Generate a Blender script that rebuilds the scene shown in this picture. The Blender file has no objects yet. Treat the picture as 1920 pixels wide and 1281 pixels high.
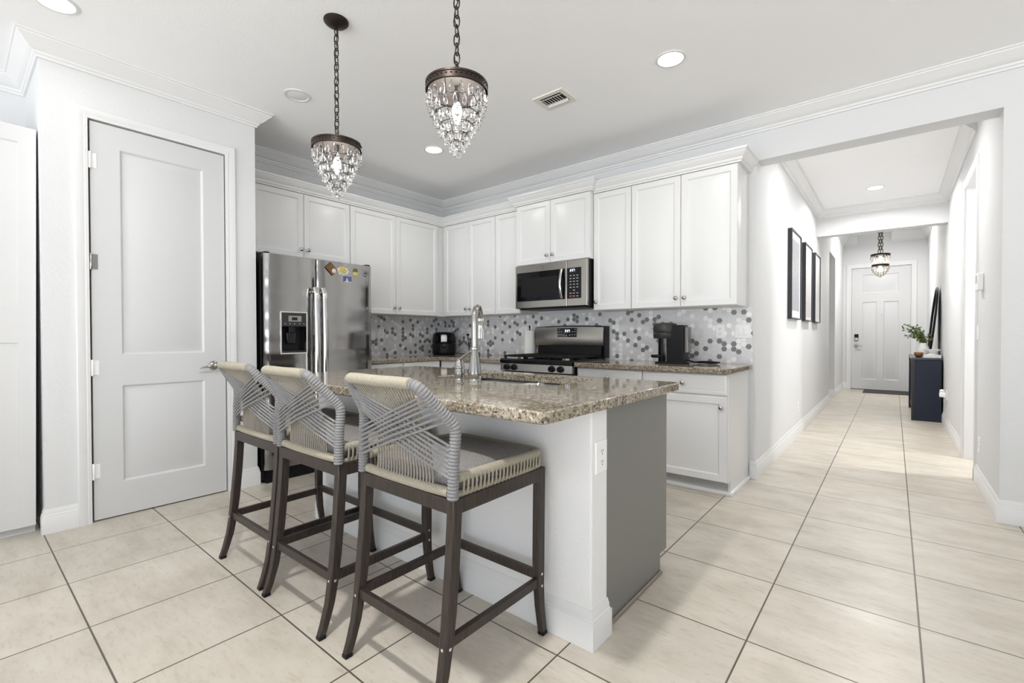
import bpy, bmesh, math, random
from mathutils import Vector, Matrix

# ------------------------------------------------------------------ camera
SC = bpy.context.scene
COL = SC.collection
F_PX = 871.303
YAW, PITCH, ROLL = math.radians(39.408), math.radians(-0.7312), math.radians(-0.0854)
cam_d = bpy.data.cameras.new('camera')
cam_d.sensor_fit = 'HORIZONTAL'
cam_d.sensor_width = 36.0
cam_d.lens = F_PX / 1920 * 36.0
cam_d.clip_start = 0.05
cam = bpy.data.objects.new('camera', cam_d)
COL.objects.link(cam)
_f = Vector((-math.sin(YAW) * math.cos(PITCH), math.cos(YAW) * math.cos(PITCH), math.sin(PITCH)))
_r = Vector((math.cos(YAW), math.sin(YAW), 0))
_u = _r.cross(_f)
_r2 = _r * math.cos(ROLL) + _u * math.sin(ROLL)
_u2 = -_r * math.sin(ROLL) + _u * math.cos(ROLL)
cam.matrix_world = Matrix(((_r2.x, _u2.x, -_f.x, 0), (_r2.y, _u2.y, -_f.y, 0), (_r2.z, _u2.z, -_f.z, 1.146), (0, 0, 0, 1)))
SC.camera = cam

# ------------------------------------------------------------------ light and exposure
SC.view_settings.view_transform = 'Standard'
SC.view_settings.look = 'None'
SC.view_settings.gamma = 1.0
SC.view_settings.exposure = 0.08
SC.cycles.use_denoising = True
SC.cycles.max_bounces = 10
SC.cycles.diffuse_bounces = 6
SC.cycles.transmission_bounces = 8
SC.cycles.caustics_reflective = False
SC.cycles.caustics_refractive = False
SC.cycles.sample_clamp_indirect = 6.0

world = bpy.data.worlds.new('sky')
SC.world = world
world.use_nodes = True
_wn = world.node_tree
_bg = _wn.nodes['Background']
_tc = _wn.nodes.new('ShaderNodeTexCoord')
_sx = _wn.nodes.new('ShaderNodeSeparateXYZ')
_rp = _wn.nodes.new('ShaderNodeValToRGB')
# lower half of the world made bright as added ceiling fill, soft sky above
_rp.color_ramp.elements[0].position = 0.47
_rp.color_ramp.elements[0].color = (0.95, 0.975, 1.0, 1)
_rp.color_ramp.elements[1].position = 0.53
_rp.color_ramp.elements[1].color = (0.17, 0.19, 0.215, 1)
_mr = _wn.nodes.new('ShaderNodeMapRange')
_mr.inputs['From Min'].default_value = -1.0
_wn.links.new(_tc.outputs['Generated'], _sx.inputs[0])
_wn.links.new(_sx.outputs['Z'], _mr.inputs['Value'])
_wn.links.new(_mr.outputs['Result'], _rp.inputs['Fac'])
_wn.links.new(_rp.outputs['Color'], _bg.inputs['Color'])
_bg.inputs['Strength'].default_value = 7.7


def light(name, kind, loc, energy, color=(1, 1, 1), size=0.1, size_y=None, rot=(0, 0, 0), shape=None, spread=None, portal=False):
    d = bpy.data.lights.new(name, kind)
    d.energy = energy
    d.color = color
    if kind == 'AREA':
        d.shape = shape or ('RECTANGLE' if size_y else 'DISK')
        d.size = size
        if size_y:
            d.size_y = size_y
        if spread:
            d.spread = math.radians(spread)
        if portal:
            d.cycles.is_portal = True
    else:
        d.shadow_soft_size = size
    o = bpy.data.objects.new(name, d)
    o.location = loc
    o.rotation_euler = rot
    COL.objects.link(o)
    return o


PI = math.pi
ZC, ZH = 2.845, 2.88
XW, XP, YR = -4.49, -3.79, 4.08
XL, XR = -0.845, 0.505
# daylight enters by the rear window, an added right-wall opening and the side room
light('portal_rear', 'AREA', (-0.4, -4.05, 1.25), 1, size=6.4, size_y=2.3, rot=(PI / 2, 0, 0), portal=True)
light('portal_side', 'AREA', (4.55, -0.8, 1.25), 1, size=2.4, size_y=2.3, rot=(PI / 2, 0, PI / 2), portal=True)
light('portal_sideroom', 'AREA', (2.9, 5.55, 1.3), 1, size=0.8, size_y=2.3, rot=(PI / 2, 0, PI / 2), portal=True)

# ------------------------------------------------------------------ materials
MATS = {}


def new_mat(name):
    m = bpy.data.materials.new(name)
    m.use_nodes = True
    nt = m.node_tree
    b = nt.nodes['Principled BSDF']
    MATS[name] = m
    return m, nt, b


def pm(name, col, rough=0.5, metal=0.0, spec=None, emit=None, estr=0.0, trans=0.0, ior=None, coat=0.0):
    m, nt, b = new_mat(name)
    b.inputs['Base Color'].default_value = (*col, 1)
    b.inputs['Roughness'].default_value = rough
    b.inputs['Metallic'].default_value = metal
    if spec is not None:
        b.inputs['Specular IOR Level'].default_value = spec
    if emit:
        b.inputs['Emission Color'].default_value = (*emit, 1)
        b.inputs['Emission Strength'].default_value = estr
    if trans:
        b.inputs['Transmission Weight'].default_value = trans
    if ior:
        b.inputs['IOR'].default_value = ior
    if coat:
        b.inputs['Coat Weight'].default_value = coat
        b.inputs['Coat Roughness'].default_value = 0.05
    return m


def coords(nt, scale=(1, 1, 1), loc=(0, 0, 0)):
    tc = nt.nodes.new('ShaderNodeTexCoord')
    mp = nt.nodes.new('ShaderNodeMapping')
    mp.inputs['Scale'].default_value = scale
    mp.inputs['Location'].default_value = loc
    nt.links.new(tc.outputs['Object'], mp.inputs['Vector'])
    return mp.outputs['Vector']


def noise(nt, vec, scale, detail=3, rough=0.5):
    n = nt.nodes.new('ShaderNodeTexNoise')
    n.inputs['Scale'].default_value = scale
    n.inputs['Detail'].default_value = detail
    n.inputs['Roughness'].default_value = rough
    nt.links.new(vec, n.inputs['Vector'])
    return n.outputs['Fac']


def ramp(nt, fac, stops):
    r = nt.nodes.new('ShaderNodeValToRGB')
    els = r.color_ramp.elements
    while len(els) < len(stops):
        els.new(0.5)
    for e, (p, c) in zip(els, stops):
        e.position = p
        e.color = (*c, 1) if len(c) == 3 else c
    nt.links.new(fac, r.inputs['Fac'])
    return r.outputs['Color']


def mix(nt, a, b, fac, mode='MIX'):
    n = nt.nodes.new('ShaderNodeMix')
    n.data_type = 'RGBA'
    n.blend_type = mode
    for sock, v in ((n.inputs['Factor'], fac), (n.inputs['A'], a), (n.inputs['B'], b)):
        if hasattr(v, 'is_output'):
            nt.links.new(v, sock)
        elif isinstance(v, (int, float)):
            sock.default_value = v
        else:
            sock.default_value = (*v, 1)
    return n.outputs['Result']


def bump(nt, b, h, strength=0.2, dist=0.01):
    n = nt.nodes.new('ShaderNodeBump')
    n.inputs['Strength'].default_value = strength
    n.inputs['Distance'].default_value = dist
    nt.links.new(h, n.inputs['Height'])
    nt.links.new(n.outputs['Normal'], b.inputs['Normal'])


def wall_mat(name, col, st=0.35, sc=42):
    m, nt, b = new_mat(name)
    b.inputs['Base Color'].default_value = (*col, 1)
    b.inputs['Roughness'].default_value = 0.85
    b.inputs['Specular IOR Level'].default_value = 0.25
    v = coords(nt)
    bump(nt, b, noise(nt, v, sc, 4, 0.55), st, 0.006)
    return m


WALL = wall_mat('wall_paint', (0.69, 0.695, 0.70), 0.35)
KNEE = wall_mat('knee_wall_paint', (0.80, 0.80, 0.80), 0.45, 60)
CEIL = wall_mat('ceiling_paint', (0.93, 0.932, 0.938), 0.12, 70)
TRIM = pm('trim_paint', (0.74, 0.74, 0.74), 0.42)
DOORP = pm('door_paint', (0.62, 0.625, 0.63), 0.38)
CAB = pm('cabinet_thermofoil', (0.695, 0.695, 0.69), 0.32)
WARD = pm('wardrobe_white', (0.65, 0.65, 0.65), 0.4)
GRAYP = pm('island_gray_paint', (0.185, 0.18, 0.17), 0.4)
TOEK = pm('toe_kick_gray', (0.42, 0.42, 0.43), 0.5)
SHOE = pm('shoe_brown', (0.24, 0.2, 0.16), 0.5)
NICKEL = pm('brushed_nickel', (0.36, 0.35, 0.33), 0.18, 1.0)
KNOBM = pm('knob_nickel', (0.4, 0.39, 0.37), 0.25, 1.0)
CHROME = pm('polished_steel', (0.72, 0.71, 0.70), 0.12, 1.0)
BLACKP = pm('black_plastic', (0.006, 0.006, 0.007), 0.4, spec=0.25)
BLACKG = pm('black_gloss', (0.004, 0.004, 0.006), 0.06, spec=0.35)
BLACKM = pm('black_matte_iron', (0.008, 0.008, 0.008), 0.6, spec=0.3)
GRAPH = pm('graphite_plastic', (0.032, 0.031, 0.03), 0.33, spec=0.35)
DARKST = pm('dark_case_steel', (0.012, 0.011, 0.011), 0.45, 0.1, spec=0.3)
BRONZE = pm('oil_rubbed_bronze', (0.035, 0.025, 0.02), 0.42, 0.7)
COPPER = pm('ring_underside_bronze', (0.15, 0.135, 0.13), 0.5, 0.3)
BRASS = pm('hall_brass', (0.12, 0.10, 0.045), 0.35, 0.9)
LENS = pm('lamp_lens', (0.9, 0.9, 0.9), 0.4, emit=(1, 0.98, 0.95), estr=14)
LENSOFF = pm('lamp_lens_off', (0.83, 0.83, 0.83), 0.4)
BULB = pm('bulb_glow', (0.9, 0.9, 0.9), 0.4, emit=(1, 0.95, 0.88), estr=14)
GLOW = pm('display_glow', (0.02, 0.02, 0.03), 0.3, emit=(0.75, 0.85, 1.0), estr=2.5)
MARK = pm('panel_marks', (0.5, 0.5, 0.5), 0.4)
REDMARK = pm('panel_mark_red', (0.35, 0.04, 0.03), 0.4)
CRYSTAL = pm('crystal_glass', (1, 1, 1), 0.02, trans=1.0, ior=1.5)
HCRYSTAL = pm('hall_crystal', (1, 0.96, 0.86), 0.25, trans=0.55, ior=1.5)
PLATE = pm('plate_white', (0.88, 0.88, 0.88), 0.35)
SLOT = pm('plate_slot', (0.08, 0.08, 0.08), 0.5)
PAPER = pm('paper_white', (0.80, 0.80, 0.77), 0.9)
NAVY = pm('console_navy', (0.013, 0.017, 0.034), 0.45, spec=0.3)
NAVYD = pm('console_edge', (0.008, 0.008, 0.012), 0.35)
GREYTOP = pm('console_top', (0.025, 0.03, 0.045), 0.25)
MIRROR = pm('mirror_glass', (0.85, 0.85, 0.85), 0.02, 1.0)
CERAM = pm('white_ceramic', (0.78, 0.77, 0.75), 0.35)
WOODB = pm('bowl_wood', (0.22, 0.085, 0.025), 0.45)
STEMM = pm('plant_stem', (0.06, 0.05, 0.02), 0.6)
LEAF = pm('plant_leaf', (0.13, 0.20, 0.04), 0.5)
LEAFD = pm('plant_leaf_dark', (0.06, 0.10, 0.025), 0.5)
PICBLK = pm('picture_frame_black', (0.012, 0.012, 0.016), 0.35)
FILTER = pm('vent_cavity', (0.03, 0.028, 0.025), 0.7)
VENTF = pm('vent_cream', (0.72, 0.70, 0.62), 0.4)
VENTS = pm('vent_slat', (0.74, 0.75, 0.76), 0.35)
CUSH_, _nt, _b = new_mat('seat_fabric')
_v = coords(_nt)
_nt.links.new(ramp(_nt, noise(_nt, _v, 260, 2, 0.6), [(0.3, (0.13, 0.125, 0.125)), (0.7, (0.30, 0.285, 0.275))]), _b.inputs['Base Color'])
_b.inputs['Roughness'].default_value = 0.95
bump(_nt, _b, noise(_nt, _v, 300, 1), 0.4, 0.003)
CUSHION = CUSH_


def rope(name, c1, c2):
    m, nt, b = new_mat(name)
    v = coords(nt)
    nt.links.new(ramp(nt, noise(nt, v, 420, 1, 0.5), [(0.3, c1), (0.7, c2)]), b.inputs['Base Color'])
    b.inputs['Roughness'].default_value = 0.75
    b.inputs['Specular IOR Level'].default_value = 0.3
    return m


ROPEG = rope('rope_gray', (0.18, 0.178, 0.182), (0.29, 0.286, 0.286))
ROPEB = rope('rope_beige', (0.27, 0.245, 0.19), (0.42, 0.385, 0.31))
ROPEM = rope('rope_taupe', (0.22, 0.20, 0.17), (0.36, 0.33, 0.285))

LEGM, _nt, _b = new_mat('stool_brown_metal')
_v = coords(_nt, (1, 1, 0.06))
_nt.links.new(ramp(_nt, noise(_nt, _v, 160, 3, 0.6), [(0.3, (0.028, 0.021, 0.018)), (0.7, (0.062, 0.048, 0.041))]), _b.inputs['Base Color'])
_b.inputs['Roughness'].default_value = 0.36
_b.inputs['Metallic'].default_value = 0.35

# floor tiles
FLOOR, _nt, _b = new_mat('floor_tile')
_v = coords(_nt, (1, 1, 1), (0.0862 * -1 + 0.5046 * 20 + 0.0013, -3.442 + 0.516 * 20 + 0.0013, 0))
_br = _nt.nodes.new('ShaderNodeTexBrick')
_br.offset = 0.0
_br.squash = 1.0
_br.inputs['Scale'].default_value = 1.0
_br.inputs['Mortar Size'].default_value = 0.0033
_br.inputs['Mortar Smooth'].default_value = 0.1
_br.inputs['Brick Width'].default_value = 0.5046
_br.inputs['Row Height'].default_value = 0.516
_br.inputs['Color1'].default_value = (0.95, 0.95, 0.95, 1)
_br.inputs['Color2'].default_value = (1.05, 1.04, 1.03, 1)
_br.inputs['Mortar'].default_value = (1, 1, 1, 1)
_nt.links.new(_v, _br.inputs['Vector'])
_vs = coords(_nt, (1, 2.2, 1))
_n1 = noise(_nt, _vs, 3.0, 8, 0.62)
_c1 = ramp(_nt, _n1, [(0.28, (0.45, 0.41, 0.345)), (0.5, (0.545, 0.50, 0.43)), (0.75, (0.61, 0.57, 0.505))])
_n2 = noise(_nt, coords(_nt, (1, 3.5, 1), (3, 1, 0)), 14, 6, 0.75)
_c2 = ramp(_nt, _n2, [(0.28, (0.74, 0.72, 0.69)), (0.48, (1, 1, 1))])
_c = mix(_nt, _c1, _c2, 0.85, 'MULTIPLY')
_c = mix(_nt, _c, _br.outputs['Color'], 1.0, 'MULTIPLY')
_c = mix(_nt, _c, (0.10, 0.085, 0.065), _br.outputs['Fac'])
_nt.links.new(_c, _b.inputs['Base Color'])
_nt.links.new(ramp(_nt, _n1, [(0.3, (0.40, 0.40, 0.40)), (0.7, (0.30, 0.30, 0.30))]), _b.inputs['Roughness'])
_b.inputs['Specular IOR Level'].default_value = 0.4
_inv = _nt.nodes.new('ShaderNodeMath')
_inv.operation = 'SUBTRACT'
_inv.inputs[0].default_value = 1.0
_nt.links.new(_br.outputs['Fac'], _inv.inputs[1])
bump(_nt, _b, _inv.outputs[0], 0.5, 0.002)

# granite
GRAN, _nt, _b = new_mat('granite')
_v = coords(_nt)
_w = noise(_nt, _v, 11, 4, 0.65)
_c1 = ramp(_nt, _w, [(0.3, (0.24, 0.20, 0.14)), (0.5, (0.33, 0.285, 0.21)), (0.72, (0.43, 0.385, 0.31))])
_g1 = noise(_nt, coords(_nt, (1, 1, 1), (5, 2, 1)), 78, 5, 0.72)
_c = mix(_nt, _c1, (0.10, 0.075, 0.055), ramp(_nt, _g1, [(0.50, (0, 0, 0)), (0.57, (0.92, 0.92, 0.92))]))
_g2 = noise(_nt, coords(_nt, (1, 1, 1), (9, 4, 3)), 66, 4, 0.65)
_c = mix(_nt, _c, (0.72, 0.67, 0.58), ramp(_nt, _g2, [(0.58, (0, 0, 0)), (0.66, (0.75, 0.75, 0.75))]))
_g3 = noise(_nt, coords(_nt, (1, 1, 1), (2, 7, 6)), 92, 3, 0.6)
_c = mix(_nt, _c, (0.025, 0.022, 0.022), ramp(_nt, _g3, [(0.60, (0, 0, 0)), (0.64, (1, 1, 1))]))
_nt.links.new(_c, _b.inputs['Base Color'])
_b.inputs['Roughness'].default_value = 0.06
_b.inputs['Specular IOR Level'].default_value = 0.42


def steel(name, base, rough, wav, scale, stretch, aniso=0.5):
    m, nt, b = new_mat(name)
    b.inputs['Base Color'].default_value = (*base, 1)
    b.inputs['Metallic'].default_value = 1.0
    b.inputs['Roughness'].default_value = rough
    v = coords(nt, stretch)
    bump(nt, b, noise(nt, v, scale, 1, 0.4), wav, 0.02)
    return m


STEELF = steel('fridge_stainless', (0.37, 0.36, 0.35), 0.13, 0.9, 1.5, (1, 0.55, 3.2))
STEELR = steel('range_stainless', (0.42, 0.40, 0.37), 0.25, 0.05, 2.0, (1.2, 1, 1))
SINKM = steel('sink_stainless', (0.82, 0.82, 0.82), 0.38, 0.05, 4, (1, 1, 1))

HEXL = pm('hex_light_gray', (0.74, 0.74, 0.755), 0.35)
HEXM = pm('hex_mid_gray', (0.68, 0.68, 0.695), 0.35)
HEXD = pm('hex_dark_gray', (0.20, 0.20, 0.205), 0.35)
HEXW = pm('hex_white', (0.93, 0.93, 0.92), 0.35)
GROUT = pm('hex_grout', (0.70, 0.70, 0.71), 0.8)
MAG_BR = pm('magnet_brown', (0.16, 0.06, 0.03), 0.4)
MAG_Y = pm('magnet_yellow', (0.55, 0.46, 0.14), 0.4)
MAG_W = pm('magnet_white', (0.6, 0.58, 0.52), 0.4)
MAG_B = pm('magnet_blue', (0.07, 0.10, 0.25), 0.35)
MAG_G = pm('magnet_olive', (0.12, 0.10, 0.02), 0.4)
ART1, _nt, _b = new_mat('art_print_gray')
_v = coords(_nt)
_nt.links.new(ramp(_nt, noise(_nt, _v, 25, 6, 0.7), [(0.3, (0.24, 0.26, 0.30)), (0.7, (0.44, 0.44, 0.45))]), _b.inputs['Base Color'])
ART2, _nt, _b = new_mat('art_print_stripes')
_wv = _nt.nodes.new('ShaderNodeTexWave')
_wv.bands_direction = 'DIAGONAL'
_wv.inputs['Scale'].default_value = 7
_wv.inputs['Distortion'].default_value = 1.5
_nt.links.new(coords(_nt), _wv.inputs['Vector'])
_nt.links.new(ramp(_nt, _wv.outputs['Fac'], [(0.15, (0.34, 0.33, 0.34)), (0.4, (0.58, 0.56, 0.56))]), _b.inputs['Base Color'])
ART3, _nt, _b = new_mat('art_print_pale')
_nt.links.new(ramp(_nt, noise(_nt, coords(_nt), 4, 3, 0.5), [(0.35, (0.52, 0.51, 0.5)), (0.7, (0.66, 0.66, 0.66))]), _b.inputs['Base Color'])
MATB = pm('picture_mat', (0.7, 0.71, 0.74), 0.6)


# ------------------------------------------------------------------ mesh builder
class MB:
    def __init__(self):
        self.v, self.f, self.m = [], [], []

    def face(self, idx, mi=0):
        self.f.append(idx)
        self.m.append(mi)

    def box(self, x0, x1, y0, y1, z0, z1, mi=0):
        b = len(self.v)
        self.v += [(x0, y0, z0), (x1, y0, z0), (x1, y1, z0), (x0, y1, z0), (x0, y0, z1), (x1, y0, z1), (x1, y1, z1), (x0, y1, z1)]
        for q in ((0, 3, 2, 1), (4, 5, 6, 7), (0, 1, 5, 4), (1, 2, 6, 5), (2, 3, 7, 6), (3, 0, 4, 7)):
            self.face([b + i for i in q], mi)
        return self

    def loft(self, rings, mi=0, cap0=True, cap1=True, closed=True):
        b = len(self.v)
        n = len(rings[0])
        for r in rings:
            self.v += [tuple(p) for p in r]
        for k in range(len(rings) - 1):
            for i in range(n if closed else n - 1):
                j = (i + 1) % n
                self.face([b + k * n + i, b + k * n + j, b + (k + 1) * n + j, b + (k + 1) * n + i], mi)
        if cap0:
            self.face([b + i for i in range(n)][::-1], mi)
        if cap1:
            self.face([b + (len(rings) - 1) * n + i for i in range(n)], mi)
        return self

    def tube(self, pts, rad, sides=10, closed=False, mi=0, squash=None, caps=True):
        pts = [Vector(p) for p in pts]
        n = len(pts)
        rads = rad if isinstance(rad, (list, tuple)) else [rad] * n
        tang = []
        for i in range(n):
            if closed:
                t = pts[(i + 1) % n] - pts[i - 1]
            else:
                t = pts[min(i + 1, n - 1)] - pts[max(i - 1, 0)]
            tang.append(t.normalized())
        ref = Vector((0, 0, 1)) if abs(tang[0].z) < 0.9 else Vector((1, 0, 0))
        nrm = (ref - tang[0] * ref.dot(tang[0])).normalized()
        rings = []
        for i in range(n):
            nrm = (nrm - tang[i] * nrm.dot(tang[i])).normalized()
            bn = tang[i].cross(nrm)
            sq = squash or 1.0
            rings.append([pts[i] + (nrm * math.cos(2 * PI * k / sides) + bn * math.sin(2 * PI * k / sides) * sq) * rads[i] for k in range(sides)])
        if closed:
            b = len(self.v)
            for r in rings:
                self.v += [tuple(p) for p in r]
            for k in range(n):
                k2 = (k + 1) % n
                for i in range(sides):
                    j = (i + 1) % sides
                    self.face([b + k * sides + i, b + k * sides + j, b + k2 * sides + j, b + k2 * sides + i], mi)
            return self
        return self.loft(rings, mi, caps, caps)

    def lathe(self, prof, c=(0, 0, 0), seg=24, axis='z', mi=0, cap0=True, cap1=True, sx=1.0, sy=1.0):
        rings = []
        for r, h in prof:
            ring = []
            for k in range(seg):
                a = 2 * PI * k / seg
                p, q = r * math.cos(a) * sx, r * math.sin(a) * sy
                if axis == 'z':
                    ring.append((c[0] + p, c[1] + q, c[2] + h))
                elif axis == 'y':
                    ring.append((c[0] + p, c[1] + h, c[2] + q))
                else:
                    ring.append((c[0] + h, c[1] + p, c[2] + q))
            rings.append(ring)
        return self.loft(rings, mi, cap0, cap1)

    def bar(self, p, q, w, h, up=(0, 0, 1), mi=0):
        """square bar from p to q, width w, height h"""
        p, q = Vector(p), Vector(q)
        t = (q - p).normalized()
        s = t.cross(Vector(up)).normalized()
        u = s.cross(t)
        r = [s * w / 2 + u * h / 2, -s * w / 2 + u * h / 2, -s * w / 2 - u * h / 2, s * w / 2 - u * h / 2]
        return self.loft([[p + k for k in r], [q + k for k in r]], mi)

    def prism(self, poly, axis, a, b, mi=0):
        """2D polygon extruded along axis from a to b; poly in the two remaining axes in order"""
        def mk(p, h):
            if axis == 'x':
                return (h, p[0], p[1])
            if axis == 'y':
                return (p[0], h, p[1])
            return (p[0], p[1], h)
        return self.loft([[mk(p, a) for p in poly], [mk(p, b) for p in poly]], mi)

    def rings(self, o, u, v, n, w, h, prof, back=None, mi=0, cap=True):
        """nested rectangles: prof = [(inset, height)...] on plane o + u*[0..w] + v*[0..h], height along n"""
        o, u, v, n = Vector(o), Vector(u), Vector(v), Vector(n)
        R = []
        if back is not None:
            R.append([o + u * a + v * c + n * back for a, c in ((0, 0), (w, 0), (w, h), (0, h))])
        for ins, ht in prof:
            R.append([o + u * a + v * c + n * ht for a, c in ((ins, ins), (w - ins, ins), (w - ins, h - ins), (ins, h - ins))])
        return self.loft(R, mi, back is not None, cap)

    def build(self, name, mats, parent=None, smooth=40, bevel=None, bseg=2, loc=None, data_only=False):
        me = bpy.data.meshes.new(name)
        off = Vector((0, 0, 0))
        if parent is not None and loc is None:
            off = parent['_o'] if '_o' in parent else (0, 0, 0)
            off = Vector(off)
        if parent is None and loc is not None:
            off = Vector(loc)
        me.from_pydata([tuple(Vector(p) - off) for p in self.v], [], self.f)
        if not isinstance(mats, (list, tuple)):
            mats = [mats]
        for m in mats:
            me.materials.append(m)
        me.polygons.foreach_set('material_index', self.m)
        bm = bmesh.new()
        bm.from_mesh(me)
        bmesh.ops.recalc_face_normals(bm, faces=bm.faces)
        bm.to_mesh(me)
        bm.free()
        if smooth:
            me.polygons.foreach_set('use_smooth', [True] * len(me.polygons))
            me.set_sharp_from_angle(angle=math.radians(smooth))
        me.update()
        o = bpy.data.objects.new(name, me)
        COL.objects.link(o)
        if parent is not None:
            o.parent = parent
            o['_o'] = tuple(parent['_o']) if '_o' in parent else (0, 0, 0)
        elif loc is not None:
            o.location = loc
        if bevel:
            md = o.modifiers.new('edge', 'BEVEL')
            md.width = bevel
            md.segments = bseg
            md.limit_method = 'ANGLE'
            md.angle_limit = math.radians(40)
            md.harden_normals = False
        return o


def thing(name, label, cat, loc=(0, 0, 0), group=None, world=True):
    """Empty at the thing's base; its parts are given in world coordinates (world=True) or local ones"""
    o = bpy.data.objects.new(name, None)
    o.empty_display_size = 0.05
    o.location = loc
    COL.objects.link(o)
    o['label'] = label
    o['category'] = cat
    o['_o'] = tuple(loc) if world else (0.0, 0.0, 0.0)
    if group:
        o['group'] = group
    return o


def tag(o, label, cat, group=None):
    o['label'] = label
    o['category'] = cat
    if group:
        o['group'] = group
    return o


def structure(name, mb, mats, smooth=40, bevel=None):
    o = mb.build(name, mats, smooth=smooth, bevel=bevel)
    o['kind'] = 'structure'
    return o


def copy_tree(o, parent=None, mats=None):
    c = o.copy()
    COL.objects.link(c)
    if parent is not None:
        c.parent = parent
    for ch in list(o.children):
        copy_tree(ch, c)
    return c


def moulding(mb, path, prof, side=1, mi=0):
    """sweep profile [(out, z)] along 2D path with mitred corners; side=+1 offsets to the left of travel"""
    n = len(path)
    P = [Vector((p[0], p[1])) for p in path]
    rings = []
    for i in range(n):
        if i == 0:
            d = (P[1] - P[0]).normalized()
            nn = Vector((-d.y, d.x)) * side
        elif i == n - 1:
            d = (P[-1] - P[-2]).normalized()
            nn = Vector((-d.y, d.x)) * side
        else:
            d1 = (P[i] - P[i - 1]).normalized()
            d2 = (P[i + 1] - P[i]).normalized()
            n1 = Vector((-d1.y, d1.x)) * side
            n2 = Vector((-d2.y, d2.x)) * side
            nn = (n1 + n2).normalized()
            nn = nn / max(0.2, nn.dot(n1))
        rings.append([(P[i].x + nn.x * a, P[i].y + nn.y * a, z) for a, z in prof])
    return mb.loft(rings, mi)


def crown_prof(zt, h=0.1, p=0.1):
    return [(0, zt - h), (0.012, zt - h), (0.014, zt - h + 0.012), (0.024, zt - h + 0.018), (0.026, zt - h + 0.030), (0.04, zt - h + 0.036),
            (p * 0.55, zt - h * 0.52), (p * 0.72, zt - h * 0.34), (p * 0.90, zt - h * 0.19), (p * 0.92, zt - h * 0.12), (p, zt - h * 0.10), (p, zt), (0, zt)]


def base_prof(h=0.14, t=0.016):
    return [(0, 0), (t, 0), (t, h * 0.66), (t * 0.85, h * 0.69), (t * 0.85, h * 0.76), (t * 0.62, h * 0.79), (t * 0.62, h * 0.86), (t * 0.25, h * 0.97), (t * 0.2, h), (0, h)]


# ------------------------------------------------------------------ room shell
structure('floor', MB().box(-4.7, 4.7, -4.2, 12.5, -0.1, 0), FLOOR, 0)
structure('ceiling', MB().box(-4.62, 4.62, -4.15, 4.26, ZC, ZC + 0.1), CEIL, 0)
structure('ceiling_hall', MB().box(-0.97, 0.63, 4.25, 7.80, ZH, ZH + 0.1).box(-0.97, 0.63, 7.80, 12.4, 3.25, 3.35), CEIL, 0)
structure('ceiling_side', MB().box(-2.7, -0.965, 9.4, 10.75, 2.7, 2.8).box(0.625, 3.0, 4.9, 6.1, 2.7, 2.8), CEIL, 0)
structure('wall_left', MB().box(XW - 0.12, XW, -4.1, 4.2, 0, ZC), WALL, 0)
structure('wall_pantry', MB().box(XP - 0.11, XP, 0.352, 0.556, 0, ZC).box(XP - 0.11, XP, 1.31, 1.515, 0, ZC).box(XP - 0.11, XP, 0.556, 1.31, 2.472, ZC)
          .box(XW, XP - 0.11, 0.352, 0.45, 0, ZC).box(XW, XP - 0.11, 1.42, 1.515, 0, ZC), WALL, 0)
structure('wall_range', MB().box(XW, XL, YR, 4.25, 0, ZC), WALL, 0)
structure('wall_header', MB().box(XL, XR, YR, 4.25, 2.525, 2.98), WALL, 0)
structure('wall_right', MB().box(XR, 4.6, YR, 4.25, 0, ZC), WALL, 0)
structure('wall_hall_left', MB().box(XL - 0.12, XL, 4.25, 9.42, 0, 3.25).box(XL - 0.12, XL, 10.45, 12.3, 0, 3.25).box(XL - 0.12, XL, 9.42, 10.45, 2.56, 3.25), WALL, 0)
structure('wall_hall_right', MB().box(XR, XR + 0.12, 4.25, 5.17, 0, 3.25).box(XR, XR + 0.12, 5.98, 12.3, 0, 3.25).box(XR, XR + 0.12, 5.17, 5.98, 2.49, 3.25), WALL, 0)
structure('wall_hall_end', MB().box(XL, -0.70, 12.2, 12.32, 0, 3.25).box(0.262, XR, 12.2, 12.32, 0, 3.25).box(-0.70, 0.262, 12.2, 12.32, 2.55, 3.25).box(-0.70, 0.262, 12.27, 12.32, 0, 2.55), WALL, 0)  # last box is an unseen light blocker behind the front door
structure('wall_hall_beam', MB().box(XL, XR, 7.78, 7.95, 2.525, 3.25), WALL, 0)
structure('wall_left_passage', MB().box(-2.6, XL - 0.12, 10.45, 10.55, 0, 2.7).box(-2.6, XL - 0.12, 9.32, 9.42, 0, 2.7).box(-2.7, -2.6, 9.32, 10.55, 0, 2.7), WALL, 0)
structure('wall_side_room', MB().box(XR + 0.12, 2.95, 5.98, 6.08, 0, 2.7).box(XR + 0.12, 2.95, 5.07, 5.17, 0, 2.7), WALL, 0)
# rear and right walls of the room behind the camera, rear opening widened and right opening added for fill
structure('wall_rear', MB().box(XW, -3.6, -4.1, -4.0, 0, ZC).box(2.8, 4.6, -4.1, -4.0, 0, ZC).box(-3.6, 2.8, -4.1, -4.0, 2.4, ZC), WALL, 0)
structure('wall_east', MB().box(4.5, 4.6, -4.0, -2.0, 0, ZC).box(4.5, 4.6, 0.4, YR, 0, ZC).box(4.5, 4.6, -2.0, 0.4, 2.4, ZC), WALL, 0)
wf = MB()
for k in range(5):
    x = -3.6 + k * 1.6
    wf.box(x - 0.035, x + 0.035, -4.07, -4.02, 0, 2.4)
wf.box(-3.6, 2.8, -4.07, -4.02, 0, 0.06).box(-3.6, 2.8, -4.07, -4.02, 2.34, 2.4)
structure('window_1', wf, TRIM, 0)
wf = MB()
for k in range(4):
    y = -2.0 + k * 2.4 / 3
    wf.box(4.52, 4.57, y - 0.035, y + 0.035, 0, 2.4)
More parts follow.
